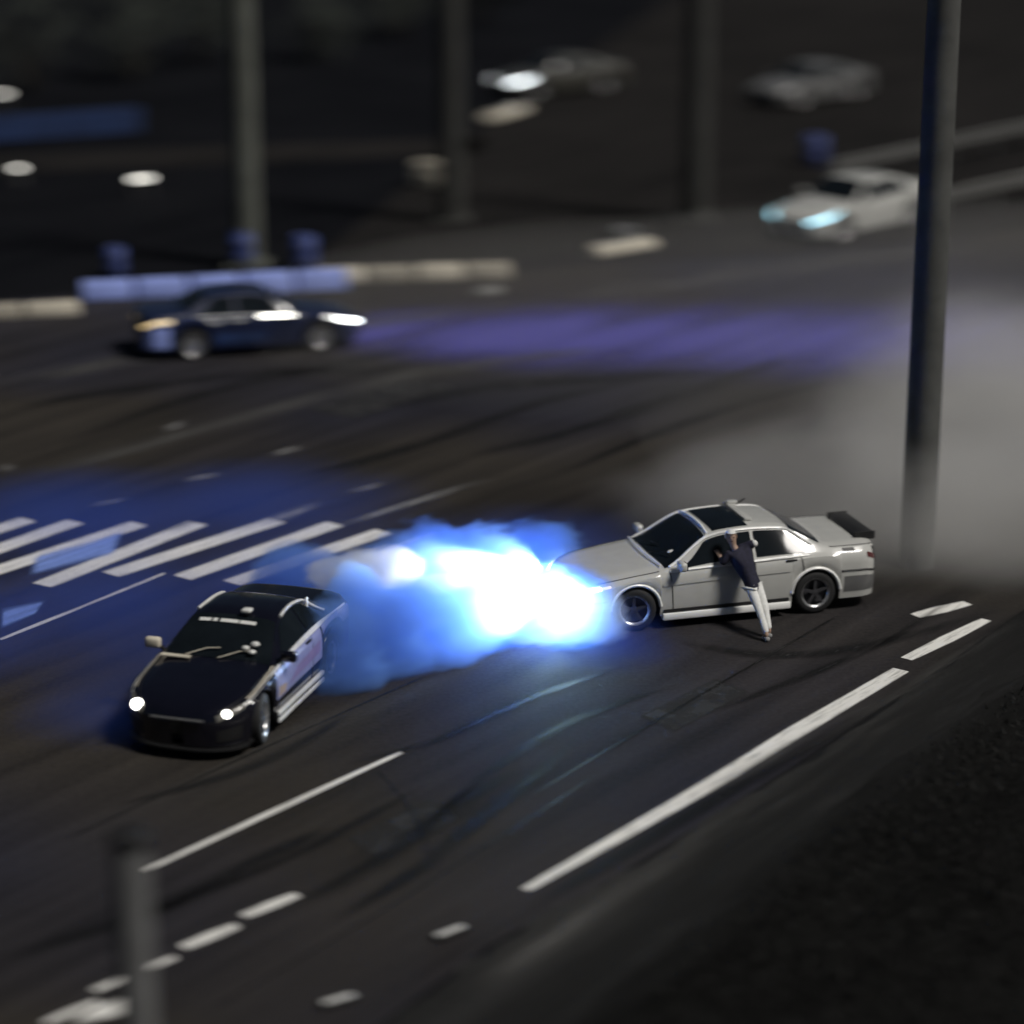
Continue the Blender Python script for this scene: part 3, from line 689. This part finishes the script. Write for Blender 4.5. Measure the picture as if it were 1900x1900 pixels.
def far_car(pf, heading, paint, label, body=None, group=None, rear_lit=False, lampmat='head_cool', head=True, sideglow=None, cat='car', name='parked_car', scale=1.0):
    b = body or sedan_body(1.72)
    root = empty(name, pf, heading, label=label, cat=cat, group=group); root.scale = (scale,) * 3
    link('body', b.body(), M[paint], root, smooth=38)
    chassis(b, root)
    link('windscreen', b.patch([(.88, 5.12), (.26, 5.12), (.24, 8), (.91, 8)], .006, both=True), M['glass'], root, smooth=60)
    link('rear_window', b.patch([(-1.46, 5.15), (-1.03, 5.15), (-1.05, 8), (-1.50, 8)], .006, both=True), M['glass'], root, smooth=60)
    for sd in (1, -1):
        link('front_window', b.patch([(.74, 4.12), (-.40, 4.12), (-.40, 4.90), (.30, 4.90)], .006, sd), M['glass'], root)
        link('rear_side_window', b.patch([(-.47, 4.12), (-1.20, 4.12), (-.90, 4.90), (-.47, 4.90)], .006, sd), M['glass'], root)
        link('headlight', b.patch([(2.24, 3.1), (1.50, 3.2), (1.50, 3.75), (2.25, 4.0)], .010, sd), M[lampmat] if head else M['lamp_glass'], root)
        link('tail_light', b.patch([(-2.39, 3.1), (-1.80 if rear_lit else -2.10, 3.1), (-1.80 if rear_lit else -2.10, 3.8), (-2.385, 3.8)], .010, sd), M['amber'] if rear_lit else M['tail'], root)
        link('door_seam', b.line(seg((-.43, .2), (-.43, 3.95), 8), .008, sd), M['trim'], root)
        link('sill_trim', b.line(seg((.84, 4.03), (-1.28, 4.03), 14), .013, sd, .006), M['chrome'] if sideglow else M['trim'], root)
        mirror(b, root, .70, M[paint], sd)
    link('grille', b.patch([(2.27, 3.0), (2.294, 3.0), (2.294, 3.95), (2.27, 3.95)], .006, 1), M['trim'], root)
    return root, b

WHITE, WB, WMID, WD = white_sedan()
DARK, DB, DMID, DD = dark_coupe()
# headlights of the white car shine into the smoke ahead of it: dipped beams, plus two strong spots added to brighten the puffs
wi = (Matrix.Translation(WMID) @ Matrix.Rotation(math.atan2(WD.y, WD.x), 4, 'Z') @ Matrix.Scale(1.06, 4)).inverted()
def wpt(px, py, z): return wi @ (G(px, py) + Vector((0, 0, z)))
beam(WHITE, (2.34, .62, .60), (3.6, 2.1, .40), 2200, (.60, .92, 1.0), 172, .7, .10)  # swung wide and sideways to brighten the smoke at the bumper
beam(WHITE, (2.36, -.56, .62), (6.0, -.3, .50), 900, (.86, .94, 1.0), 130, .9, .08)
beam(WHITE, (2.36, -.44, .64), wpt(690, 1180, 1.0), 50000, (1, .98, .92), 32, .7, .06)  # added spot, brightens the puff behind the coupe
beam(WHITE, (2.36, .46, .62), wpt(740, 1235, .40), 90000, (.75, .88, 1.0), 50, .8, .06)  # added spot, brightens the lower plume

# ------------------------------------------------------------------ person leaning out of the side window
def skin_mesh(name, pts, edges, m, parent=None, sub=2, root=0, **k):
    me = bpy.data.meshes.new(name); me.from_pydata([p[0] for p in pts], edges, []); me.materials.append(m)
    o = bpy.data.objects.new(name, me); C.objects.link(o)
    if parent: o.parent = parent
    me.skin_vertices or me.attributes
    sk = o.modifiers.new('skin', 'SKIN')
    for i, p in enumerate(pts):
        r = p[1]; me.skin_vertices[0].data[i].radius = r if isinstance(r, tuple) else (r, r)
    me.skin_vertices[0].data[root].use_root = True
    sk.use_smooth_shade = True
    sb = o.modifiers.new('sub', 'SUBSURF'); sb.levels = sub; sb.render_levels = sub
    return tag(o, **k)
def person():
    Mw = Matrix.Translation(WMID) @ Matrix.Rotation(math.atan2(WD.y, WD.x), 4, 'Z'); Mi = Mw.inverted()
    def at_plane(px, py, y):     # point on the ray of the pixel where the car's own y equals y
        o = Mi @ Vector((0, 0, H)); d = Mi.to_3x3() @ ray(px, py); t = (y - o.y) / d.y; return o + d * t
    foot = at_plane(1426, 1186, 1.75); foot.z = .04
    head = at_plane(1357, 999, .95)
    hip = at_plane(1396, 1082, 1.22); chest = at_plane(1374, 1032, 1.04)
    neck = at_plane(1362, 1016, .98)
    foot0 = Mi @ G(1426, 1188); foot = Vector((foot0.x, foot0.y, .05))
    root = empty('person', Mw @ Vector((foot.x, foot.y, 0)), math.atan2(WD.y, WD.x), label='person in dark jacket and white trousers leaning at the white car side window', cat='person')
    org = Vector((foot.x, foot.y, 0))
    def L(p): return tuple(Vector(p) - org)
    ax = (chest - hip).normalized()                     # along the trunk
    sx = Vector((1, 0, 0)); sx = (sx - ax * sx.dot(ax)).normalized()   # across the shoulders
    fr = ax.cross(sx); fr = fr if fr.y < 0 else -fr      # towards the car
    P, E = [], []
    def add(p, r, par=None):
        P.append((L(p), r)); i = len(P) - 1
        if par is not None: E.append((par, i))
        return i
    pel = add(hip, (.085, .07)); bel = add(hip.lerp(chest, .45), (.085, .07), pel); che = add(chest, (.11, .075), bel)
    nk0 = add(neck, (.055, .055), che); nk = add(neck.lerp(head, .4), .05, nk0)
    hd = (head - neck).normalized()
    h1 = add(neck.lerp(head, .8), (.065, .075), nk); h2 = add(head + hd * .03, (.078, .09), h1); h3 = add(head + hd * .10, (.06, .07), h2)
    TR, TE = [], []      # trousers share joints
    legs = []
    for s, off in ((1, 0.0), (-1, .0)):
        hj = hip + sx * .055 * s - ax * .06
        f = foot + Vector((.045 * s, .07 * s, 0))
        an = f + Vector((0, -.03, .05))
        kn = hj.lerp(an, .5) + Vector((0, .05, .03)) + sx * .01 * s
        a = add(hj, .065, pel); bq = add(hj.lerp(kn, .5), .058, a); c = add(kn, .055, bq); dq = add(kn.lerp(an, .35), .052, c); e = add(an, .036, dq)
        g = add(f + Vector((0.02 * s, -.10, -.01)), (.035, .025), e)
        legs.append((hj, kn, an, f))
    hands = []
    for s in (1, -1):
        sh = chest + sx * .17 * s + ax * .10
        if s > 0: wr = chest + Vector((.28, -.14, -.02)); el = sh.lerp(wr, .5) + Vector((.04, .08, -.10))
        else: wr = at_plane(1400, 1011, .90); el = sh.lerp(wr, .5) + Vector((-.02, .10, .07))
        a = add(sh, .045, che); bq = add(sh.lerp(el, .5), .042, a); c = add(el, .038, bq); dq = add(el.lerp(wr, .5), .038, c); e = add(wr, .026, dq)
        out = (wr - el).normalized(); acr = out.cross(Vector((0, 1, 0))).normalized()
        pm = add(wr + out * .055, (.038, .016), e)
        for q, ln in enumerate((.065, .075, .07, .055)):
            b0 = wr + out * .09 + acr * (.028 - .0187 * q)
            i = add(b0, .0095, pm); i = add(b0 + out * ln * .5 + Vector((0, -.015, 0)), .0088, i); add(b0 + out * ln * .8 + Vector((0, -.04, -.01)), .008, i)
        t0 = wr + out * .03 + acr * .036; i = add(t0, .0105, e); add(t0 + acr * .02 + out * .035 + Vector((0, -.012, 0)), .0095, i)
        hands.append((sh, el, wr))
    skin_mesh('body', P, E, M['skin'], root)
    # jacket and trousers, a little larger than the limbs they cover
    J, JE = [(L(hip - ax * .24), (.13, .115)), (L(hip), (.145, .12)), (L(hip.lerp(chest, .45)), (.145, .118)), (L(chest), (.178, .13)), (L(neck - (neck - chest) * .25), (.085, .08))], [(0, 1), (1, 2), (2, 3), (3, 4)]
    for k, (sh, el, wr) in enumerate(hands):
        n = len(J)
        J += [(L(sh), .075), (L(sh.lerp(el, .5)), .068), (L(el), .058)]; JE += [(3, n), (n, n + 1), (n + 1, n + 2)]
        if k == 0: J += [(L(el.lerp(wr, .8)), .044)]; JE += [(n + 2, n + 3)]
    skin_mesh('jacket', J, JE, M['cloth_dark'], root)
    sh, el, wr = hands[1]
    skin_mesh('sleeve', [(L(el.lerp(sh, .35)), .066), (L(el), .060), (L(el.lerp(wr, .85)), .046)], [(0, 1), (1, 2)], M['cloth_white'], root)
    T, TE2 = [(L(hip), (.125, .105))], []
    for hj, kn, an, f in legs:
        n = len(T)
        T += [(L(hj), .09), (L(hj.lerp(kn, .5)), .078), (L(kn), .062), (L(kn.lerp(an, .4)), .057), (L(kn.lerp(an, .96)), .054)]
        TE2 += [(0, n), (n, n + 1), (n + 1, n + 2), (n + 2, n + 3), (n + 3, n + 4)]
    skin_mesh('trousers', T, TE2, M['cloth_white'], root)
    for hj, kn, an, f in legs:
        skin_mesh('shoe', [(L(f + Vector((0, .03, -.005))), (.046, .042)), (L(f + Vector((0, -.08, -.012))), (.046, .034)), (L(f + Vector((0, -.17, -.02))), (.036, .024))], [(0, 1), (1, 2)], M['shoe'], root)
    # head details: hair cap, eyes, nose, mouth
    face = Vector((.2, .95, .05)).normalized()         # looks back out towards the track
    hc = head + hd * .035
    Q = face.to_track_quat('Y', 'Z').to_matrix()
    bm = ellipsoid((0, 0, 0), (.088, .105, .115), 20)
    for v in list(bm.verts):
        if v.co.y > .035 and v.co.z < .055 or v.co.z < -.05: bm.verts.remove(v)
    for v in bm.verts: v.co = Vector(L(hc + Q @ v.co))
    link('cap', bm, M['cloth_white'], root, smooth=180)
    for s in (1, -1):
        link('eye', ellipsoid(L(hc + Q @ Vector((.032 * s, .088, .0))), (.011,) * 3, 10), M['hair'], root, smooth=180)
        link('ear', ellipsoid(L(hc + Q @ Vector((.083 * s, .0, -.005))), (.012, .02, .03), 10), M['skin'], root, smooth=180)
    link('nose', ellipsoid(L(hc + Q @ Vector((0, .10, -.022))), (.014, .018, .022), 10), M['skin'], root, smooth=180)
    link('mouth', ellipsoid(L(hc + Q @ Vector((0, .088, -.058))), (.025, .006, .006), 10), M['tail'], root, smooth=180)
    return root
person()

# ------------------------------------------------------------------ far cars
def ground_dir(a, b): return G(*b) - G(*a)
# dark car side-on, facing right
a, c = G(300, 672), G(655, 648); d = (c - a).normalized()
nv, nb = far_car(a.lerp(c, .5) + Vector((-d.y, d.x, 0)) * .85, math.atan2(d.y, d.x), 'navy', 'dark navy sedan seen side-on beside the lavender wall, lamps lit at both ends', rear_lit=True, sideglow=True)
for q in ([(1.95, 3.1), (1.45, 3.1), (1.45, 3.7), (1.95, 3.7)], [(.80, 3.55), (.05, 3.55), (.05, 3.95), (.80, 3.95)]):
    link('side_lamp', nb.patch(q, .012, -1), M['head_on'], nv)  # added glowing strips imitating streaks of the headlamp and door trim
for q in ([(-.25, 2.9), (-.55, 2.9), (-.55, 3.2), (-.25, 3.2)], [(-.75, 2.75), (-1.05, 2.75), (-1.05, 3.05), (-.75, 3.05)]):
    link('side_lamp', nb.patch(q, .012, -1), M['lamp_glass'], nv)  # window reflections put in as pale patches
link('rear_quarter_panel', nb.patch([(-1.85, .4), (-2.35, .4), (-2.35, 2.6), (-1.85, 2.6)], .008, -1), M['lavender'], nv)  # blue glow on the rear fender put into the panel colour
link('lower_door_panel', nb.patch([(.2, .5), (-.9, .5), (-.9, 1.6), (.2, 1.6)], .008, -1), M['hoarding'], nv)
# white car facing left by the guard rail
a, c = G(1455, 472), G(1790, 400); d = (a - c).normalized()
far_car(a.lerp(c, .5) - Vector((-d.y, d.x, 0)) * .85, math.atan2(d.y, d.x), 'white', 'white sedan with a lit cool headlight parked in front of the guard rail', scale=1.08, lampmat='head_cyan')
# grey car far back, facing left
a, c = G(1405, 214), G(1660, 172); d = (a - c).normalized()
far_car(a.lerp(c, .5) - Vector((-d.y, d.x, 0)) * .85, math.atan2(d.y, d.x), 'grey_paint', 'unlit grey sedan parked farthest back at the upper right', head=False)
# silver car pointing towards the track with one bright lamp visible
a = G(1035, 172); hd = R(212)
far_car(a, hd, 'charcoal', 'charcoal sedan facing left with bright headlights at the top of the paddock')

# ------------------------------------------------------------------ walls, posts and small things
def low_wall(px_pts, mats, label, h, w, n, mat_end=None):
    P = gp(*px_pts); root = empty('low_wall', P[0], label=label, cat='wall')
    tot = (P[1] - P[0]).length; d = (P[1] - P[0]).normalized(); ang = math.atan2(d.y, d.x); Mz = Matrix.Rotation(ang, 3, 'Z')
    ln = tot / n
    for k in range(n):
        bm = bmesh.new()
        c = d * (ln * (k + .5)) + Vector((rnd.uniform(-.015, .015), rnd.uniform(-.015, .015), h / 2))
        box(bm, c, (ln - .05, w, h + rnd.uniform(-.02, .02)), Mz, .025, .94)
        link('block', bm, mats[k % len(mats)], root, smooth=30)
    return root
low_wall([(-60, 592), (152, 582)], [M['concrete_pale'], M['cream']], 'low cream block wall at the left edge of the track', .30, .35, 2)
low_wall([(150, 556), (645, 533)], [M['lavender']], 'low lavender painted block wall behind the dark navy sedan', .42, .5, 5)
low_wall([(590, 524), (950, 513)], [M['cream'], M['concrete_pale']], 'low cream block wall continuing right of the lavender wall', .34, .4, 4)

def kerb_block(a, b, label, h=.22, w=.5, m='cream'):
    A, B = gp(a, b); d = B - A; root = empty('kerb_block', A.lerp(B, .5), math.atan2(d.y, d.x), label=label, cat='kerb block')
    bm = bmesh.new(); box(bm, (0, 0, h / 2), (d.length, w, h), None, .03, .9); link('concrete_body', bm, M[m], root, smooth=30)
    bm = bmesh.new(); box(bm, (0, 0, h + .012), (d.length * .8, w * .3, .02), None, .006); link('cap_strip', bm, M['white'], root)
    return root
kerb_block((1098, 474), (1210, 455), 'pale kerb block with a black tyre lying behind it')
kerb_block((905, 224), (968, 205), 'small pale kerb block below the charcoal sedan', .2, .5)
kerb_block((880, 548), (930, 540), 'low grey kerb block near the cream wall end', .1, .3, 'concrete')
kerb_block((1790, 360), (1990, 318), 'long pale kerb block right of the white parked sedan', .2, .4, 'concrete_pale')
t = empty('spare_tyre', G(1160, 446), label='black tyre with a white rim lying behind the kerb block', cat='tyre')
bm = bmesh.new(); lathe(bm, [(.34, 0), (.50, .02), (.55, .10), (.55, .22), (.50, .30), (.34, .32), (.32, .16), (.34, 0)], 28, 'Z'); bmesh.ops.recalc_face_normals(bm, faces=bm.faces); link('tread', bm, M['tyre'], t, smooth=50)
bm = bmesh.new(); lathe(bm, [(.33, .26), (.30, .30), (.12, .25), (.001, .25)], 24, 'Z'); link('rim', bm, M['rim'], t, smooth=40)

def crate(loc, label):
    root = empty('crate', loc, R(-16), label=label, cat='crate')
    bm = bmesh.new(); box(bm, (0, 0, .33), (.86, .6, .60), None, .03); link('crate_body', bm, M['cream'], root, smooth=30)
    bm = bmesh.new(); box(bm, (0, 0, .665), (.92, .66, .07), None, .02); link('lid', bm, M['concrete_pale'], root, smooth=30)
    bm = bmesh.new(); box(bm, (0, -.312, .30), (.30, .03, .05), None, .008); link('handle', bm, M['trim'], root)
    for x in (-.3, .3):
        bm = bmesh.new(); box(bm, (x, 0, .016), (.1, .56, .032)); link('skid', bm, M['trim'], root)
crate(G(800, 346), 'cream crate with a lid standing alone in the dark paddock')

def barrel(loc, label, s=1.0, tilt=0):
    root = empty('barrel', loc, label=label, cat='barrel', group='blue plastic barrels'); root.scale = (s,) * 3
    bm = bmesh.new(); lathe(bm, [(.001, 0), (.27, 0), (.29, .03), (.30, .28), (.32, .30), (.30, .32), (.30, .58), (.32, .60), (.30, .62), (.29, .84), (.26, .88)], 24, 'Z')
    bmesh.ops.recalc_face_normals(bm, faces=bm.faces); link('drum', bm, M['barrel'], root, smooth=50)
    bm = bmesh.new(); lathe(bm, [(.27, .885), (.25, .90), (.24, .885), (.001, .885)], 24, 'Z'); link('lid', bm, M['barrel'], root, smooth=50)
    bm = bmesh.new(); lathe(bm, [(.05, .885), (.05, .915), (.001, .92)], 10, 'Z'); 
    for v in bm.verts: v.co += Vector((.14, .05, 0))
    link('bung', bm, M['trim'], root)
barrel(G(452, 494), 'blue barrel at the foot of the left tall post')
barrel(G(566, 500), 'blue barrel just right of the left tall post', .95)
barrel(G(215, 512), 'blue barrel standing above the lavender wall left end', .8)
barrel(G(1512, 306), 'blue barrel between the white and grey parked sedans', 1.0)

def guard_rail(a, b, label, posts):
    A, B = gp(a, b); d = B - A; L = d.length; root = empty('guard_rail', A, math.atan2(d.y, d.x), label=label, cat='guard rail')
    bm = bmesh.new(); prof = [(.0, .50), (-.05, .54), (-.05, .60), (0, .64), (0, .68), (-.05, .72), (-.05, .78), (0, .82)]
    rows = [[bm.verts.new((x, y + dy, z)) for dy in (0, .012) for y, z in (prof if dy == 0 else prof[::-1])] for x in (0, L * .33, L * .66, L)]
    n = len(rows[0])
    for p, q in zip(rows, rows[1:]):
        for j in range(n): bm.faces.new((p[j], p[(j + 1) % n], q[(j + 1) % n], q[j]))
    bmesh.ops.recalc_face_normals(bm, faces=bm.faces); link('rail', bm, M['steel'], root)
    for k in range(posts):
        bm = bmesh.new(); box(bm, (L * (k + .5) / posts, .08, .41), (.08, .12, .82)); link('post', bm, M['steel'], root)
guard_rail((1545, 352), (1960, 262), 'steel guard rail running behind the white parked sedan', 5)
guard_rail((1700, 420), (1990, 358), 'steel guard rail at the right edge above the grey haze', 3)

def floodlight(loc, rz, label, wdt=.8):
    root = empty('ground_lamp', loc, rz, label=label, cat='lamp', group='lit lamps on low stands')
    bm = bmesh.new()
    for s in (-1, 1):
        tube(bm, [(s * wdt * .35, .2, 0), (s * wdt * .3, 0, .35)], .02, 6); tube(bm, [(s * wdt * .35, -.2, 0), (s * wdt * .3, 0, .35)], .02, 6)
    link('stand', bm, M['trim'], root)
    bm = bmesh.new(); box(bm, (0, 0, .47), (wdt, .16, .18), None, .02); link('housing', bm, M['trim'], root)
    bm = bmesh.new(); box(bm, (0, -.085, .47), (wdt * .9, .02, .08), None, .006); link('lens', bm, M['lamp_on'], root)
floodlight(G(262, 362), R(28), 'lit lamp on a low stand left of the left tall post', .62)
floodlight(G(34, 342), R(24), 'small lit lamp on a stand near the left edge', .28)
floodlight(G(2, 200), R(24), 'lit lamp cut by the left picture edge in the dark', .4)

def post(foot, top_h, r, label, lean=0, m='concrete', cap=True, rt=None):
    root = empty('tall_post', foot, label=label, cat='post', group='upright concrete posts')
    bm = bmesh.new(); rt = rt or r * .92
    lathe(bm, [(r * 1.0, 0), (r, .5), ((r + rt) / 2, top_h * .5), (rt, top_h)], 20, 'Z')
    for v in bm.verts: v.co.x += lean * v.co.z
    link('shaft', bm, M[m], root, smooth=40)
    bm = bmesh.new(); box(bm, (0, 0, .05), (r * 3, r * 3, .1), None, .02); 
    if r < .26 or r > .29: link('footing', bm, M[m], root)
    else: bm.free()
    bm = bmesh.new(); lathe(bm, [(rt * 1.12, top_h - .02), (rt * 1.15, top_h + .06), (rt * .9, top_h + .12), (.001, top_h + .14)], 20, 'Z')
    for v in bm.verts: v.co.x += lean * top_h
    link('cap', bm, M['trim'], root, smooth=40)
M['post_olive'] = mat('olive_concrete', (.095, .10, .085), .9, var=.25, scale=2, bump=.3)
M['post_dark'] = mat('dark_concrete', (.075, .076, .072), .9, var=.25, scale=2, bump=.3)
M['post_grey'] = mat('grey_concrete', (.13, .13, .13), .9, var=.25, scale=2, bump=.3)
post(G(460, 492), 9.5, .33, 'tall olive grey post left of centre standing behind the lavender wall', m='post_olive')
M['post_dim'] = mat('dim_concrete', (.038, .038, .035), .9, var=.25, scale=2, bump=.3)
post(G(838, 410), 8.0, .32, 'faint dark post rising behind the cream crate', m='post_dim')
post(G(1290, 408), 10.0, .34, 'faint dark post left of the grey parked sedan', m='post_dim')
post(G(1700, 1050), 10.8, .28, 'tall dark post beside the white car rear at the track edge', lean=.004, m='post_dark', rt=.25)
post(G(266, 2120), 3.18, .18, 'short grey post in the foreground at the lower left', m='post_grey')

# hoarding far left
A, B = gp((-60, 268), (262, 246)); d = B - A
hr = empty('hoarding', A, math.atan2(d.y, d.x), label='low navy hoarding panels in the dark at the far left', cat='hoarding')
for k in range(5):
    bm = bmesh.new(); L5 = d.length / 5; box(bm, (L5 * (k + .5), 0, .42), (L5 - .04, .06, .8), None, .01); link('panel', bm, M['hoarding'], hr)
    bm = bmesh.new(); box(bm, (L5 * k + .02, .1, .42), (.07, .07, .84)); link('upright', bm, M['trim'], hr)

# small reflective studs along the track edge
for a, b, lab in (((808, 1747), (862, 1726), 'white kerb reflector nearest the end of the long edge line'), ((598, 1872), (658, 1854), 'white kerb reflector at the bottom edge of the picture')):
    A, B = gp(a, b); d = B - A; root = empty('kerb_reflector', A.lerp(B, .5), math.atan2(d.y, d.x), label=lab, cat='reflector')
    bm = bmesh.new(); box(bm, (0, 0, .03), (d.length, .14, .06), None, .012); link('base', bm, M['trim'], root)
    bm = bmesh.new(); box(bm, (0, 0, .067), (d.length * .9, .07, .02), None, .004); link('reflective_face', bm, M['lamp_glass'], root)

# ------------------------------------------------------------------ vegetation
def bush(loc, h, w, label, n=700, cat='bush', name='bush'):
    root = empty(name, loc, rnd.uniform(0, 6), label=label, cat=cat, group='dark bushes at the back')
    bm = bmesh.new()
    for k in range(5):
        a = rnd.uniform(0, 6.28); l = rnd.uniform(.5, .8)
        tube(bm, [(0, 0, 0), (math.cos(a) * w * .12, math.sin(a) * w * .12, h * .3), (math.cos(a) * w * .3, math.sin(a) * w * .3, h * l)], [.07, .05, .02], 5)
    link('trunk', bm, M['bark'], root)
    bm = bmesh.new()
    cl = [(Vector((rnd.gauss(0, w * .22), rnd.gauss(0, w * .22), h * rnd.uniform(.3, .88))), rnd.uniform(.16, .30) * w) for _ in range(12)]
    for _ in range(n):
        c, r = rnd.choice(cl); v = Vector((rnd.gauss(0, 1), rnd.gauss(0, 1), rnd.gauss(0, 1))).normalized() * r * rnd.uniform(.55, 1.05)
        p = c + v; p.z = max(.05, p.z)
        s = rnd.uniform(.07, .16); u = Vector((rnd.gauss(0, 1), rnd.gauss(0, 1), rnd.gauss(0, .6))).normalized(); t = u.orthogonal().normalized()
        bm.faces.new([bm.verts.new(p + u * s), bm.verts.new(p + t * s * .45), bm.verts.new(p - u * s), bm.verts.new(p - t * s * .45)])
    f = link('crown', bm, M['leaf'], root)
for px, py, h, ww, lab in ((60, 175, 4.0, 4.2, 'large dark bush at the top left corner'), (250, 150, 3.4, 3.8, 'dark bush second from the left at the top'),
                           (365, 120, 3.2, 3.4, 'dark bush just left of the tall olive post'), (590, 110, 3.0, 3.6, 'dark bush just right of the tall olive post'),
                           (740, 70, 2.8, 3.4, 'dark bush above the faint middle post'), (890, 40, 2.6, 3.4, 'dark bush above and left of the charcoal sedan')):
    bush(G(px, py), h, ww, lab)
# dry grass of the near verge
bm = bmesh.new()
for _ in range(15000):
    px, py = rnd.uniform(830, 2000), rnd.uniform(1180, 2020)
    lim = 1190 + (1900 - px) * .78 if px > 1480 else 1190 + 420 * .78 + (1480 - px) * .92
    if py < lim + 55 + abs(rnd.gauss(0, 30)): continue
    p = G(px, py); hh = rnd.uniform(.04, .14); a = rnd.uniform(0, 6.28); u = Vector((math.cos(a), math.sin(a), 0)) * rnd.uniform(.008, .02)
    l = Vector((rnd.gauss(0, .05), rnd.gauss(0, .05), hh))
    bm.faces.new([bm.verts.new(p - u), bm.verts.new(p + u), bm.verts.new(p + l)])
link('dry_grass', bm, M['blade'], kind='stuff', label='dry dark grass on the near verge')

# ------------------------------------------------------------------ smoke
def smoke(name, col, dens, puffs, label, voxel=.18, grow=1.18, **k):
    puffs = [(G(px, py) + Vector((0, 0, z)), r if isinstance(r, tuple) else (r, r, r)) for px, py, z, r in puffs]
    bm = bmesh.new()
    for c, s in puffs:
        r = bmesh.ops.create_icosphere(bm, subdivisions=3, radius=1)
        for v in r['verts']:
            v.co = Vector((v.co.x * s[0], v.co.y * s[1], v.co.z * s[2])) * grow + c
    o = link(name, bm, smoke_mat(name, col, dens, puffs, **k), kind='stuff', label=label)
    rm = o.modifiers.new('remesh', 'REMESH'); rm.mode = 'VOXEL'; rm.voxel_size = voxel
    return o
smoke('tyre_smoke', (.29, .52, 1.0), 2.2, [(652, 1222, 1.0, (.5, .5, .45)), (632, 1266, .8, (.55, .5, .55)), (640, 1272, .3, (.65, .6, .65)), (650, 1255, .45, (.7, .6, .6)), (720, 1235, .4, .85), (800, 1210, .4, .85), (890, 1190, .4, .8), (980, 1180, .35, .8), (1075, 1180, .3, .7),
      (900, 1135, .5, .9), (1000, 1110, .4, .9), (790, 1145, .5, 1.0), (680, 1165, .5, .9), (560, 1105, .3, (.9, .7, .55))],
      'thick blue tyre smoke billowing between the black coupe and the white car', amp=1.7, soft=.30, nscale=1.35, rate=.6)
smoke('white_smoke', (.94, .97, 1.0), 1.1, [(1110, 1194, .40, (.50, .5, .50)), (1055, 1188, .42, (.65, .7, .52)), (985, 1182, .42, (.75, .7, .48)), (920, 1178, .36, (.6, .6, .40)), (1040, 1105, .45, (.6, .5, .30))],  # inner smoke made whiter to imitate headlight overexposure
      'bright white smoke puff lit by the white car headlights', voxel=.1, amp=1.8, soft=.28, nscale=1.9, rate=1.0)
smoke('white_smoke', (.985, .985, .97), 1.7, [(735, 1180, 1.10, (.5, .5, .38)), (680, 1180, 1.08, (.55, .5, .40)), (620, 1172, .9, (.5, .4, .30)), (820, 1190, .9, (.4, .3, .18))],
      'smaller white smoke puff just behind the black coupe roof', voxel=.1, amp=1.7, soft=.3, nscale=1.9, rate=1.2)
smoke('thin_smoke', (.12, .24, .95), .32, [(850, 1110, .3, (2.6, 2.8, .8)), (520, 1130, .3, (2.8, 3.0, .8)), (200, 1160, .3, (3.2, 3.2, .8)), (-60, 1200, .3, (2.6, 2.6, .8)), (980, 1050, .3, (2.4, 2.0, .7)), (1090, 1215, .18, (1.6, 1.2, .5)), (215, 1350, .15, (1.5, 1.3, .6)), (420, 1270, .2, (2.6, 1.8, .7)), (500, 960, .2, (3.5, 3, .6)), (150, 980, .2, (3.5, 3, .6))],
      'thin blue smoke spreading low over the track', voxel=.25, amp=1.0, soft=1.0, nscale=.45, stretch=3, rate=1.4)
smoke('grey_smoke', (.96, .955, .94), .26, [(1800, 1030, .9, (3.0, 3.4, 1.6)), (1640, 1030, .9, (2.8, 3.0, 1.5)), (1450, 1000, .8, (2.4, 2.8, 1.1)), (1300, 970, .5, (2.0, 2.0, .7)), (1900, 900, 1.0, (3.6, 5.2, 1.9)), (1720, 880, .9, (2.6, 4.2, 1.5)), (1900, 1070, .6, (2.4, 2.0, 1.1)), (1900, 760, .9, (4, 5, 1.6))],
      'pale grey smoke cloud hanging behind the white car', voxel=.4, amp=1.5, soft=.8, nscale=.42, stretch=2.0, rate=1.2)
smoke('smoke_veil', (.95, .94, .92), .018, [(1960, 620, .3, (9, 10, 1.4)), (1650, 600, .3, (9, 9, 1.2)), (1300, 600, .3, (9, 8, 1.0)), (1850, 800, .4, (6, 8, 1.6))],
      'thin grey smoke veil spreading across the right of the track', voxel=.4, nscale=0)
